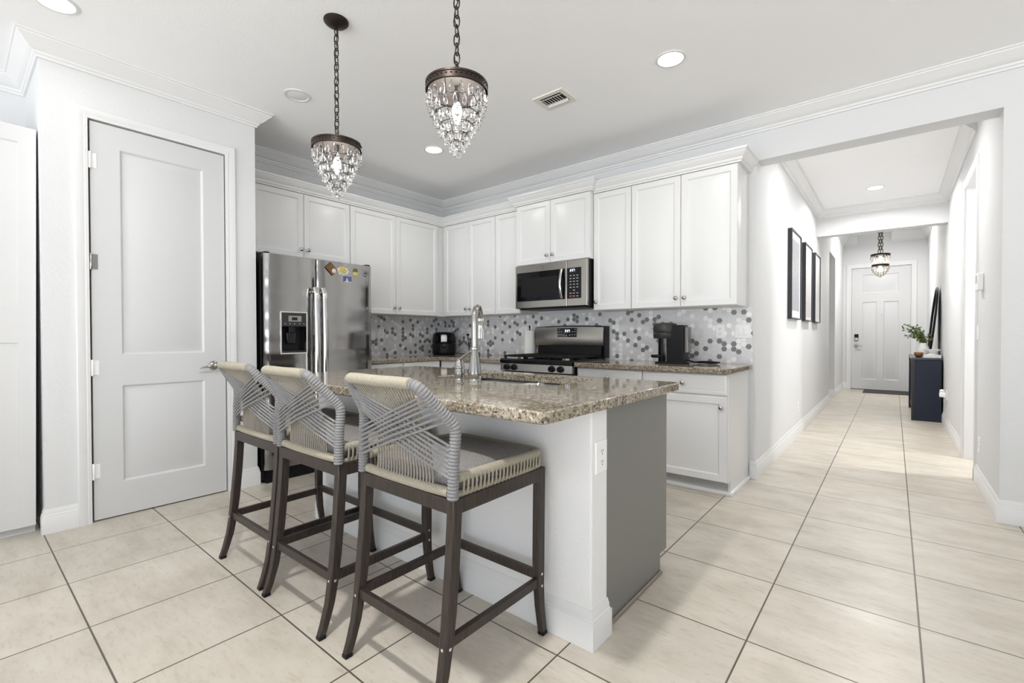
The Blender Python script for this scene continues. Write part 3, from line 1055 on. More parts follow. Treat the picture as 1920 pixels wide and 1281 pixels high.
mb.build('paddle', BLACKG, d1, 0, bevel=0.003)
MB().box(fx - 0.05, fx + 0.004, hy0 + 0.012, hy1 - 0.012, hz0 + 0.010, hz0 + 0.022).build('drip_tray', GRAPH, d1, 0, bevel=0.002)
# long bowed handles
for y, dd in ((fym - 0.034, d1), (fym + 0.036, d2)):
    pts = []
    for i in range(25):
        t = i / 24
        z = 0.42 + (1.54 - 0.42) * t
        x = fx + 0.048 + 0.012 * math.sin(PI * t)
        if i == 0 or i == 24:
            x -= 0.02
        pts.append((x, y, z))
    mb = MB().tube(pts, 0.015, 12, squash=1.45)
    for z in (0.45, 1.51):
        mb.lathe([(0.014, 0), (0.012, 0.05)], (fx - 0.003, y, z), 12, 'x')
    mb.build('handle', CHROME, dd)
# badge
mb = MB()
mb.lathe([(0.018, 0), (0.018, 0.003), (0.015, 0.004)], (fx - 0.009, 2.412, 1.698), 20, 'x')
bd = mb.build('badge', GRAPH, d2)
mb = MB()
mb.tube([(fx - 0.0045, 2.412 + 0.012 * math.cos(a * PI / 8), 1.698 + 0.012 * math.sin(a * PI / 8)) for a in range(16)], 0.0012, 6, True)
mb.tube([(fx - 0.0045, 2.408 + 0.004 * math.cos(a), 1.699 + 0.005 * math.sin(a)) for a in [x * 0.5 for x in range(1, 12)]], 0.0009, 5)
mb.tube([(fx - 0.0045, 2.417 + 0.003 * math.cos(a), 1.697 + 0.005 * math.sin(a)) for a in [x * 0.5 + 1 for x in range(0, 10)]], 0.0009, 5)
mb.build('emblem', CHROME, bd)
MB().box(fx - 0.15, fx - 0.03, fy0 + 0.01, fy0 + 0.05, 1.775, 1.797).build('hinge_cover', BLACKP, fr, 0, bevel=0.004)
MB().box(fx - 0.15, fx - 0.03, fy1 - 0.05, fy1 - 0.005, 1.775, 1.797).build('hinge_cover', BLACKP, fr, 0, bevel=0.004)

# magnets on the right door
GM = 'souvenir magnets on the refrigerator door'
MX = fx + 0.0015


def rot_rect(cy, cz, w, h, a):
    return [(cy + x * math.cos(a) - y * math.sin(a), cz + x * math.sin(a) + y * math.cos(a)) for x, y in ((-w / 2, -h / 2), (w / 2, -h / 2), (w / 2, h / 2), (-w / 2, h / 2))]


t = thing('fridge_magnet', 'brown tilted rectangular magnet at the upper left of the right refrigerator door', 'magnet', (MX, 2.09, 1.71), GM)
MB().prism(rot_rect(2.085, 1.715, 0.068, 0.092, 0.75), 'x', MX - 0.001, MX + 0.006).build('plaque', MAG_BR, t, 0, bevel=0.002)
MB().prism(rot_rect(2.088, 1.725, 0.03, 0.05, 0.75), 'x', MX + 0.006, MX + 0.007).build('picture', MAG_G, t, 0)
MB().lathe([(0.021, 0), (0.018, 0.006), (0.008, 0.009)], (MX + 0.006, 2.106, 1.700), 12, 'x').build('shell', MAG_W, t)
t = thing('fridge_magnet', 'white and yellow flower-shaped magnet between the brown and olive ones', 'magnet', (MX, 2.19, 1.71), GM)
mb = MB()
for k in range(9):
    a = k * 2 * PI / 9
    mb.lathe([(0.013, 0), (0.011, 0.004), (0.004, 0.006)], (MX - 0.001, 2.190 + 0.046 * math.cos(a), 1.708 + 0.026 * math.sin(a)), 9, 'x', sx=1.2)
mb.build('petals', MAG_W, t)
mb = MB()
for k in range(11):
    a = k * 2 * PI / 11
    r_ = 0.022 if k % 2 else 0.028
    mb.lathe([(0.011, 0), (0.009, 0.006), (0.003, 0.010)], (MX + 0.0005, 2.186 + r_ * math.cos(a), 1.716 + r_ * 0.85 * math.sin(a)), 8, 'x')
mb.lathe([(0.016, 0), (0.012, 0.008), (0.004, 0.012)], (MX + 0.0005, 2.186, 1.716), 10, 'x')
mb.build('flower_centre', MAG_Y, t)
t = thing('fridge_magnet', 'small olive and yellow round magnet nearest the round badge', 'magnet', (MX, 2.31, 1.71), GM)
MB().lathe([(0.024, 0), (0.022, 0.006), (0.010, 0.009)], (MX - 0.002, 2.312, 1.722), 14, 'x').build('upper_disc', MAG_G, t)
MB().lathe([(0.024, 0), (0.021, 0.007), (0.009, 0.010)], (MX - 0.002, 2.312, 1.697), 14, 'x', sx=1.0).build('lower_disc', MAG_Y, t)
t = thing('fridge_magnet', 'blue rectangular magnet with a white sail, below the flower magnet', 'magnet', (MX, 2.235, 1.645), GM)
MB().prism(rot_rect(2.235, 1.640, 0.076, 0.052, 0.0), 'x', MX - 0.002, MX + 0.004).build('plaque', MAG_B, t, 0, bevel=0.002)
MB().prism([(2.215, 1.619), (2.242, 1.619), (2.226, 1.655)], 'x', MX + 0.004, MX + 0.005).build('sail', MAG_W, t, 0)
MB().prism(rot_rect(2.235, 1.617, 0.07, 0.007, 0.0), 'x', MX + 0.004, MX + 0.0052).build('hull', MAG_W, t, 0)

# ------------------------------------------------------------------ microwave
mx0, mx1, my = -2.962, -2.168, 3.66
mw = thing('microwave', 'stainless over-the-range microwave with a black glass door', 'microwave', (-2.56, 3.87, 1.41))
mx1 = -2.135
MB().box(mx0, mx1, my + 0.03, YR - 0.009, 1.415, 1.842).build('case', DARKST, mw, 0, bevel=0.003)
mb = MB()
mb.rings((mx0, my + 0.004, 1.418), U_X, U_Z, NY, 0.612, 0.422, [(0, 0), (0.004, 0.004), (0.012, 0.004)], back=-0.026)
mdoor = mb.build('door', STEELR, mw, 0)
MB().rings((mx0 + 0.022, my, 1.485), U_X, U_Z, NY, 0.575, 0.285, [(0, 0), (0.003, 0.0025)], back=-0.002).build('window', BLACKG, mdoor, 0)
MB().rings((mx0 + 0.075, my - 0.0025, 1.525), U_X, U_Z, NY, 0.44, 0.185, [(0, 0.0006)], back=0).build('mesh_screen', BLACKP, mdoor, 0)
pts = []
for i in range(17):
    tt = i / 16
    z = 1.492 + 0.27 * tt
    pts.append((mx0 + 0.562, my - 0.012 - 0.030 * math.sin(PI * tt), z))
MB().tube(pts, 0.013, 10, squash=0.7).build('handle', CHROME, mdoor)
mb = MB()
mb.rings((mx0 + 0.615, my + 0.004, 1.418), U_X, U_Z, NY, mx1 - mx0 - 0.615, 0.422, [(0, 0), (0.004, 0.004), (0.012, 0.004)], back=-0.026)
cpn = mb.build('control_panel', STEELR, mw, 0)
MB().rings((mx0 + 0.617, my, 1.487), U_X, U_Z, NY, 0.152, 0.283, [(0, 0), (0.003, 0.0025)], back=-0.002).build('keypad', BLACKG, cpn, 0)
SEG = {'0': 'abcdef', '1': 'bc', '2': 'abged', '4': 'fgbc', '5': 'afgcd', '3': 'abgcd', '7': 'abc', ':': ':'}


def digits(mb, txt, o, u, n, h):
    o, u, n = Vector(o), Vector(u), Vector(n)
    w = h * 0.5
    tk = h * 0.14
    x = 0
    for ch in txt:
        if ch == ':':
            for z in (0.3, 0.7):
                mb.rings(o + u * x + Vector((0, 0, h * z - tk / 2)), u, U_Z, n, tk, tk, [(0, 0.0004)], back=0)
            x += tk * 2.4
            continue
        for s in SEG[ch]:
            r = {'a': (0, w, h - tk, h), 'd': (0, w, 0, tk), 'g': (0, w, h / 2 - tk / 2, h / 2 + tk / 2), 'f': (0, tk, h / 2, h), 'b': (w - tk, w, h / 2, h), 'e': (0, tk, 0, h / 2), 'c': (w - tk, w, 0, h / 2)}[s]
            mb.rings(o + u * (x + r[0]) + Vector((0, 0, r[2])), u, U_Z, n, r[1] - r[0], r[3] - r[2], [(0, 0.0004)], back=0)
        x += w + tk * 1.6
    return mb


digits(MB(), '2:27', (mx0 + 0.650, my - 0.0026, 1.735), U_X, NY, 0.022).build('clock_digits', GLOW, cpn, 0)
mb = MB()
for r in range(8):
    for c in range(3):
        if (r, c) in ((2, 0), (2, 2)):
            continue
        mb.rings((mx0 + 0.648 + c * 0.036, my - 0.0026, 1.505 + r * 0.027), U_X, U_Z, NY, 0.018, 0.006, [(0, 0.0004)], back=0)
mb.build('key_labels', MARK, cpn, 0)
MB().rings((mx0 + 0.643, my - 0.0027, 1.500), U_X, U_Z, NY, 0.026, 0.016, [(0, 0.0005)], back=0).build('stop_key', REDMARK, cpn, 0)


def emblem(mb, c, r):
    mb.tube([(c[0] + r * math.cos(a * PI / 10), c[1], c[2] + r * math.sin(a * PI / 10)) for a in range(20)], r * 0.1, 6, True)
    mb.tube([(c[0] - r * 0.3 + r * 0.3 * math.cos(a), c[1], c[2] + r * 0.45 * math.sin(a)) for a in [0.6 + k * 0.5 for k in range(11)]], r * 0.08, 5)
    mb.tube([(c[0] + r * 0.35 + r * 0.22 * math.cos(a), c[1], c[2] + r * 0.42 * math.sin(a)) for a in [1.0 + k * 0.5 for k in range(9)]], r * 0.08, 5)
    return mb


emblem(MB(), (mx0 + 0.335, my - 0.0015, 1.802), 0.015).build('emblem', NICKEL, mdoor)
MB().box(mx0 + 0.03, mx1 - 0.03, my + 0.04, YR - 0.03, 1.404, 1.415).build('vent_underside', BLACKP, mw, 0)

# ------------------------------------------------------------------ gas range
rx0, rx1, ry = -2.944, -2.134, 3.44
rg = thing('gas_range', 'stainless gas range with black grates between the granite countertops', 'stove', (-2.54, 3.75, 0))
MB().box(rx0, rx1, 3.475, YR - 0.01, 0.02, 0.90).build('body', DARKST, rg, 0, bevel=0.003)
mb = MB()
mb.rings((rx0 + 0.004, 3.475, 0.22), U_X, U_Z, NY, rx1 - rx0 - 0.008, 0.545, [(0, 0.03), (0.006, 0.035)], back=0.001)
od = mb.build('oven_door', STEELR, rg, 0)
MB().rings((rx0 + 0.13, 3.44, 0.33), U_X, U_Z, NY, 0.55, 0.3, [(0, 0.002)], back=-0.001).build('oven_window', BLACKG, od, 0)
mb = MB().tube([(rx0 + 0.08, 3.385, 0.735), (rx1 - 0.08, 3.385, 0.735)], 0.013, 10)
for x in (rx0 + 0.11, rx1 - 0.11):
    mb.lathe([(0.010, 0), (0.010, -0.055)], (x, 3.44, 0.735), 10, 'y')
mb.build('oven_handle', CHROME, od)
MB().rings((rx0 + 0.004, 3.475, 0.03), U_X, U_Z, NY, rx1 - rx0 - 0.008, 0.18, [(0, 0.03), (0.006, 0.035)], back=0.001).build('storage_drawer', STEELR, rg, 0)
mb = MB()
mb.prism([(3.475, 0.812), (3.405, 0.812), (3.412, 0.884), (3.475, 0.884)], 'x', rx0, rx1)
fpn = mb.build('front_panel', STEELR, rg, 0, bevel=0.003)
for x in (-2.862, -2.775, -2.345, -2.252):
    mb = MB()
    mb.lathe([(0.030, 0.004), (0.030, -0.006), (0.026, -0.010), (0.024, -0.028), (0.020, -0.032)], (x, 3.408, 0.848), 18, 'y')
    mb.box(x - 0.005, x + 0.005, 3.368, 3.38, 0.828, 0.868)
    mb.build('knob', BLACKP, fpn)
MB().prism([(3.402, 0.885), (3.400, 0.912), (3.412, 0.928), (3.99, 0.928), (3.99, 0.901), (3.475, 0.901), (3.474, 0.885)], 'x', rx0 - 0.002, rx1 + 0.002).build('cooktop', BLACKG, rg, 0, bevel=0.003)
GRX = [(rx0 + 0.025, rx0 + 0.275), (rx0 + 0.285, rx1 - 0.285), (rx1 - 0.275, rx1 - 0.025)]
for a, b in GRX:
    mb = MB()
    y0, y1, z = 3.435, 3.955, 0.952
    for y in (y0, (y0 + y1) / 2, y1):
        mb.bar((a, y, z), (b, y, z), 0.014, 0.016)
    for x in (a + 0.007, (a + b) / 2, b - 0.007):
        mb.bar((x, y0, z), (x, y1, z), 0.014, 0.016)
    for y in (y0 + 0.13, y1 - 0.13):
        mb.bar((a, y, z + 0.002), (b, y, z + 0.002), 0.010, 0.012)
    for x in (a + 0.01, b - 0.01):
        for y in (y0 + 0.01, y1 - 0.01):
            mb.box(x - 0.009, x + 0.009, y - 0.009, y + 0.009, 0.927, z)
    mb.build('grate', BLACKM, rg, 0, bevel=0.002)
for x in (rx0 + 0.15, rx1 - 0.15):
    for y in (3.565, 3.825):
        mb = MB().lathe([(0.052, 0), (0.050, 0.006), (0.042, 0.008), (0.042, 0.014), (0.03, 0.017)], (x, y, 0.928), 20)
        mb.build('burner', NICKEL if y < 3.7 else BLACKM, rg)
MB().lathe([(0.04, 0), (0.04, 0.012), (0.03, 0.016)], ((rx0 + rx1) / 2, 3.695, 0.928), 20, sy=2.0).build('oval_burner', BLACKM, rg)
mb = MB()
mb.prism([(4.00, 0.90), (3.975, 0.93), (3.985, 1.045), (4.06, 1.045), (4.06, 0.90)], 'x', rx0 + 0.03, rx1 - 0.03)
mb.build('vent_riser', BLACKP, rg, 0, bevel=0.002)
mb = MB()
zs = [1.038, 1.045, 1.10, 1.17, 1.225, 1.235]
ysf = [3.992, 3.972, 3.962, 3.962, 3.972, 3.985]
rings = []
for i in range(13):
    tt = i / 12
    x = rx0 + (rx1 - rx0) * tt
    arch = 0.010 * math.sin(PI * tt)
    rings.append([(x, yy, zz + (arch if zz > 1.1 else 0.4 * arch)) for yy, zz in zip(ysf, zs)] + [(x, 4.066, 1.235 + arch), (x, 4.066, 1.038)])
mb.loft(rings)
bgp = mb.build('backguard', STEELR, rg, 35)
MB().box(rx1, rx1 + 0.012, 3.975, 4.064, 0.93, 1.236).build('backguard_end', BLACKP, rg, 0)
MB().rings((-2.655, 3.963, 1.128), U_X, U_Z, NY, 0.232, 0.092, [(0, 0), (0.004, 0.004)], back=-0.01).build('display_panel', BLACKG, bgp, 0)
digits(MB(), '2:27', (-2.560, 3.9585, 1.180), U_X, NY, 0.024).build('clock_digits', GLOW, bgp, 0)
mb = MB()
for x, z in ((-2.64, 1.18), (-2.61, 1.18), (-2.64, 1.15), (-2.615, 1.15), (-2.585, 1.146), (-2.55, 1.14), (-2.51, 1.146), (-2.475, 1.15), (-2.45, 1.15), (-2.475, 1.18), (-2.45, 1.18), (-2.632, 1.203), (-2.45, 1.203)):
    mb.rings((x, 3.9588, z), U_X, U_Z, NY, 0.010, 0.008, [(0, 0.0004)], back=0)
mb.build('key_labels', MARK, bgp, 0)

# ------------------------------------------------------------------ sink and faucet
sk = thing('kitchen_sink', 'double-bowl stainless sink set under the island slab behind the faucet', 'sink', (-1.61, 1.97, 0.72))
xm = -1.60
for (a, b), zb in (((SX0 - 0.01, xm - 0.012), 0.735), ((xm + 0.012, SX1 + 0.01), 0.735)):
    mb = MB()
    rr = [round_rect(a + i, b - i, SY0 - 0.01 + i, SY1 + 0.01 - i, 0.045) for i in (0, 0.006, 0.022)]
    mb.loft([[(p[0], p[1], 0.8735) for p in rr[0]], [(p[0], p[1], 0.76) for p in rr[1]], [(p[0], p[1], zb) for p in rr[2]]], 0, False, True)
    bw = mb.build('bowl', SINKM, sk, 50)
    bw.modifiers.new('wall', 'SOLIDIFY').thickness = 0.0015
    MB().lathe([(0.042, 0.001), (0.042, 0.004), (0.03, 0.003), (0.028, 0.0015)], ((a + b) / 2, (SY0 + SY1) / 2, zb), 20).build('drain', CHROME, bw)
MB().box(xm - 0.0125, xm + 0.0125, SY0 - 0.01, SY1 + 0.01, 0.85, 0.868).build('divider', SINKM, sk, bevel=0.008)

fc = thing('faucet', 'tall brushed nickel pull-down faucet standing by the sink', 'faucet', (-1.632, 1.69, 0.914))
mb = MB()
mb.lathe([(0.034, 0), (0.034, 0.008), (0.030, 0.014), (0.0335, 0.03), (0.033, 0.05), (0.026, 0.10), (0.019, 0.145), (0.0175, 0.160), (0.024, 0.163), (0.024, 0.172), (0.017, 0.176)], (-1.632, 1.69, 0.914), 28)
mb.build('base_column', NICKEL, fc)
# gooseneck rises and arcs toward the sink (+y and a little +x)
ca, sa = math.cos(math.radians(122)), math.sin(math.radians(122))
pts, rr = [], []
for i in range(6):
    pts.append((-1.632, 1.69, 1.088 + 0.145 * i / 5))
    rr.append(0.0165)
R = 0.075
for i in range(1, 19):
    a = PI * i / 18 * 0.97
    d = R - R * math.cos(a)
    pts.append((-1.632 + d * ca, 1.69 + d * sa, 1.233 + 0.06 * math.sin(a)))
    rr.append(0.0165 - 0.001 * i / 18)
MB().tube(pts, rr, 16).build('gooseneck', NICKEL, fc)
ex, ey, ez = pts[-1]
mb = MB()
mb.lathe([(0.0155, 0), (0.019, -0.006), (0.019, -0.016), (0.015, -0.022), (0.017, -0.06), (0.022, -0.095), (0.022, -0.105), (0.017, -0.108)], (ex, ey, ez), 20)
mb.build('spray_head', CHROME, fc)
hd = thing('tap_handle', 'short nickel lever handle on its own base beside the tall faucet', 'faucet handle', (-1.742, 1.69, 0.914))
mb = MB()
mb.lathe([(0.026, 0), (0.026, 0.005), (0.023, 0.010), (0.0265, 0.03), (0.0255, 0.055), (0.022, 0.062), (0.027, 0.065), (0.027, 0.070), (0.024, 0.080), (0.022, 0.095), (0.015, 0.108), (0.006, 0.113)], (-1.742, 1.69, 0.914), 24)
mb.build('base', NICKEL, hd)
MB().tube([(-1.742, 1.69, 1.018), (-1.728, 1.693, 1.030), (-1.70, 1.697, 1.047), (-1.665, 1.70, 1.066)], [0.009, 0.0085, 0.008, 0.009], 10).build('lever', NICKEL, hd)

# ------------------------------------------------------------------ counter appliances
af = thing('air_fryer', 'black rounded air fryer in the tiled counter corner', 'air fryer', (-4.2, 3.82, 0.914))
mb = MB()
mb.lathe([(0.128, 0), (0.138, 0.012), (0.140, 0.03), (0.142, 0.13), (0.138, 0.135)], (-4.2, 3.82, 0.917), 36)
mb.build('basket_housing', BLACKP, af)
mb = MB()
mb.lathe([(0.138, 0.137), (0.141, 0.142), (0.140, 0.20), (0.134, 0.24), (0.118, 0.262), (0.08, 0.272), (0.03, 0.275)], (-4.2, 3.82, 0.917), 36)
mb.build('upper_housing', BLACKG, af)
fa = Vector((0.72, -0.69, 0)).normalized()
sd = Vector((-fa.y, fa.x, 0))
c = Vector((-4.2, 3.82, 0.917))
mb = MB()
rings = []
for z, hw, out in ((0.150, 0.034, 0.142), (0.165, 0.037, 0.145), (0.222, 0.037, 0.143), (0.240, 0.030, 0.137)):
    rings.append([c + fa * 0.11 - sd * hw + Vector((0, 0, z)), c + fa * 0.11 + sd * hw + Vector((0, 0, z)), c + fa * out + sd * hw + Vector((0, 0, z)), c + fa * out - sd * hw + Vector((0, 0, z))])
mb.loft(rings)
mb.build('control_dial_plate', CHROME, af, 0, bevel=0.004)
mb = MB()
mb.bar(c + fa * 0.13 + Vector((0, 0, 0.10)), c + fa * 0.19 + Vector((0, 0, 0.105)), 0.045, 0.03)
mb.build('basket_handle', BLACKP, af, 0, bevel=0.008)
cd = MB().tube([(-4.075, 3.90, 0.935), (-4.02, 3.98, 0.922), (-3.99, 4.03, 0.95), (-4.005, 4.05, 1.03), (-4.03, 4.056, 1.09), (-4.03, 4.055, 1.14), (-4.03, 4.06, 1.155)], 0.0045, 8)
cd.box(-4.042, -4.018, 4.045, 4.068, 1.145, 1.17)
cd.build('power_cord', BLACKP, af)

cm = thing('coffee_machine', 'black and graphite capsule coffee machine on the right-hand granite countertop', 'coffee machine', (-1.43, 3.80, 0.914))
cx, cy, z0 = -1.455, 3.80, 0.9145
MB().lathe([(0.062, 0.005), (0.062, 0.205)], (cx - 0.01, cy, z0), 28).build('column', BLACKG, cm)
mb = MB()
mb.lathe([(0.090, 0.205), (0.095, 0.212), (0.097, 0.245), (0.097, 0.247)], (cx - 0.015, cy, z0), 32)
mb.build('brew_ring', GRAPH, cm)
mb = MB()
mb.lathe([(0.095, 0.249), (0.097, 0.252), (0.097, 0.310), (0.090, 0.325), (0.07, 0.333), (0.02, 0.336)], (cx - 0.015, cy, z0), 32)
mb.build('lid_head', GRAPH, cm)
MB().box(cx + 0.01, cx + 0.155, cy - 0.055, cy + 0.055, z0 + 0.004, z0 + 0.315).build('rear_body', BLACKP, cm, 0, bevel=0.008)
MB().box(cx + 0.157, cx + 0.185, cy - 0.045, cy + 0.045, z0 + 0.09, z0 + 0.30).build('water_tank', pm('tank_smoke', (0.30, 0.27, 0.24), 0.1, trans=0.6), cm, 0, bevel=0.008)
mb = MB()
mb.prism(round_rect(cx - 0.085, cx + 0.17, cy - 0.07, cy + 0.06, 0.03), 'z', z0, z0 + 0.012)
mb.build('foot_plate', BLACKP, cm, 0, bevel=0.002)
MB().lathe([(0.045, 0.045), (0.052, 0.052), (0.052, 0.068), (0.045, 0.07)], (cx - 0.075, cy - 0.02, z0), 20).build('cup_tray', BLACKP, cm)
MB().tube([(cx + 0.15, cy + 0.03, z0 + 0.03), (cx + 0.19, cy + 0.05, z0 + 0.02), (cx + 0.22, cy + 0.10, z0 + 0.008), (cx + 0.27, cy + 0.13, z0 + 0.006), (cx + 0.33, cy + 0.12, z0 + 0.006), (cx + 0.37, cy + 0.11, z0 + 0.008)], 0.0045, 8).build('power_cord', BLACKP, cm)
MB().tube([(cx + 0.165, cy + 0.03, z0 + 0.026), (cx + 0.2, cy + 0.07, z0 + 0.012), (cx + 0.25, cy + 0.10, z0 + 0.018), (cx + 0.31, cy + 0.10, z0 + 0.018), (cx + 0.36, cy + 0.115, z0 + 0.014), (cx + 0.385, cy + 0.12, z0 + 0.014)], 0.006, 8).build('plug', BLACKP, cm)

pt = thing('paper_towel', 'white paper towel roll on a black upright holder left of the stove', 'paper towel', (-3.028, 3.99, 0.914))
MB().lathe([(0.072, 0), (0.072, 0.010), (0.066, 0.012)], (-3.028, 3.985, 0.9142), 28).build('holder_base', BLACKP, pt)
MB().lathe([(0.020, 0.013), (0.064, 0.013), (0.065, 0.02), (0.064, 0.283), (0.062, 0.286), (0.020, 0.286)], (-3.028, 3.985, 0.9142), 28).build('roll', PAPER, pt)
MB().lathe([(0.007, 0.012), (0.007, 0.315), (0.011, 0.318), (0.011, 0.335), (0.006, 0.34)], (-3.028, 3.985, 0.9142), 14).build('holder_post', BLACKP, pt)

# ------------------------------------------------------------------ tall white cabinet at the left edge
wd = thing('tall_cabinet', 'tall white shaker-door cabinet at the left edge beside the pantry wall', 'cabinet', (-4.17, -0.05, 0))
MB().box(XW + 0.005, -3.882, -0.30, 0.322, 0.045, 2.352).build('body', WARD, wd, 0, bevel=0.002)
MB().box(XW + 0.005, -3.90, -0.30, 0.320, 0, 0.044).build('plinth', WARD, wd, 0)
SHK = [(0, -0.002), (0.002, 0), (0.072, 0), (0.073, -0.007)]
mb = MB()
panel_slab(mb, (-3.862, -0.297, 0.05), U_Y, U_Z, NX, 0.616, 2.30, 0.018, [(0.072, 0.544, 0.105, 1.062), (0.072, 0.544, 1.258, 2.208)], [(0, 0), (0.001, -0.007)])
mb.build('door', WARD, wd, 20)
wd.rotation_euler = (-0.0105, 0, 0)

# ------------------------------------------------------------------ ceiling fittings
GLt = 'recessed ceiling lights'


def downlight(label, x, y, z, on=True, energy=0, r=0.075, spread=165):
    root = thing('recessed_light', label, 'ceiling light', (x, y, z), GLt)
    MB().lathe([(r + 0.016, 0), (r + 0.015, -0.004), (r, -0.006), (r - 0.004, -0.001), (r - 0.004, -0.0005), (r + 0.016, -0.0005)], (x, y, z), 32, cap0=False, cap1=False).build('trim_ring', TRIM, root)
    MB().lathe([(r - 0.004, -0.001), (r - 0.012, -0.0035), (0.01, -0.004)], (x, y, z), 32).build('lens', LENS if on else LENSOFF, root)
    if on and energy:
        l = light('lamp', 'AREA', (x, y, z - 0.012), energy, (1, 0.985, 0.965), size=2 * r - 0.02, spread=spread)
        l.parent = root
        l.location = (0, 0, -0.012)
    return root


EL = 5.5
downlight('lit recessed light over the right end of the range wall, nearest the hallway', -1.072, 2.842, ZC, True, EL)
downlight('lit recessed light above the refrigerator side of the kitchen, between the chandeliers', -3.255, 2.842, ZC, True, EL)
downlight('unlit recessed light left of the chandelier hanging furthest from the hallway', -3.268, 1.592, ZC, False)
downlight('lit recessed light in front of the pantry door at the top edge', -3.305, 0.372, ZC, True, 1.2)
downlight('lit recessed light in front of the island end, above the near bar stool', -1.072, 0.372, ZC, True, 36.0)
downlight('lit recessed light in the hallway ceiling', -0.182, 6.95, ZH, True, 32)
downlight('lit recessed light just inside the hallway behind the header', -0.182, 4.95, ZH, True, 12)
downlight('added unseen fill light in the foyer ceiling', -0.182, 10.6, 3.25, True, 42)  # hidden by the beam, added to lift the foyer's brightness

downlight('added unseen fill light in the side room off the hallway', 1.6, 5.55, 2.7, True, 35)  # unseen lamp added to brighten the light spilling into the hallway

vt = thing('air_vent', 'square cream ceiling air vent with angled louvres', 'vent', (-1.9, 2.79, ZC))
vx0, vx1, vy0, vy1 = -2.022, -1.768, 2.690, 2.895
s3 = [(0, 0), (0.002, 0.008), (0.036, 0.008), (0.038, 0.002)]
MB().rings((vx0, vy1, ZC), (1, 0, 0), (0, -1, 0), (0, 0, -1), vx1 - vx0, vy1 - vy0, s3, cap=False).build('frame', VENTF, vt, 0)
MB().box(vx0 + 0.03, vx1 - 0.03, vy0 + 0.03, vy1 - 0.03, ZC - 0.002, ZC - 0.0005).build('cavity', FILTER, vt, 0)
for k, y in enumerate((vy0 + 0.052, vy1 - 0.058)):
    mb = MB()
    s = 1 if k else -1
    mb.bar((vx0 + 0.04, y, ZC - 0.010), (vx1 - 0.04, y, ZC - 0.010), 0.022, 0.003, (0, 0.6 * s, 0.8))
    mb.build('louvre', VENTS, vt, 0)
for k in range(7):
    x = vx0 + 0.055 + k * 0.022
    mb = MB()
    mb.bar((x, vy0 + 0.062, ZC - 0.008), (x, vy1 - 0.068, ZC - 0.008), 0.012, 0.002, (0.5, 0, 0.8))
    mb.build('vane', VENTF, vt, 0)

# ------------------------------------------------------------------ chandeliers
GP = 'crystal chandeliers'


def drop_mesh(w, h, d):
    """flat faceted teardrop: bevelled rim, flat table on both faces, hung from its tip"""
    out = []
    for k in range(14):
        t = 2 * PI * k / 14
        r = 0.5 * w * math.sin(t) * (0.30 + 0.70 * math.sin(t / 2) ** 1.6)
        out.append((r, -h * (0.5 - 0.5 * math.cos(t))))
    c = (0.0, -h * 0.62)
    mb = MB()
    rings = []
    for s_, y_ in ((0.64, -d / 2), (0.66, -d / 2), (1.0, 0.0), (0.66, d / 2), (0.64, d / 2)):
        rings.append([(c[0] + (p[0] - c[0]) * s_, y_, c[1] + (p[1] - c[1]) * s_) for p in out])
    mb.loft(rings)
    return mb


def chain_pts(mb, x, y, z0, z1, pitch=0.038, w=0.0125, rr=0.0030):
    z = z0
    k = 0
    while z < z1:
        a = (k % 2) * PI / 2 + 0.35
        L = pitch * 0.5 + 0.006
        pts = []
        for i in range(14):
            t = 2 * PI * i / 14
            px = w * math.cos(t)
            pz = math.copysign(abs(math.sin(t)) ** 0.7, math.sin(t)) * L
            pts.append((x + px * math.cos(a), y + px * math.sin(a), z + pitch / 2 + pz))
        mb.tube(pts, rr, 6, True)
        z += pitch
        k += 1
    return mb


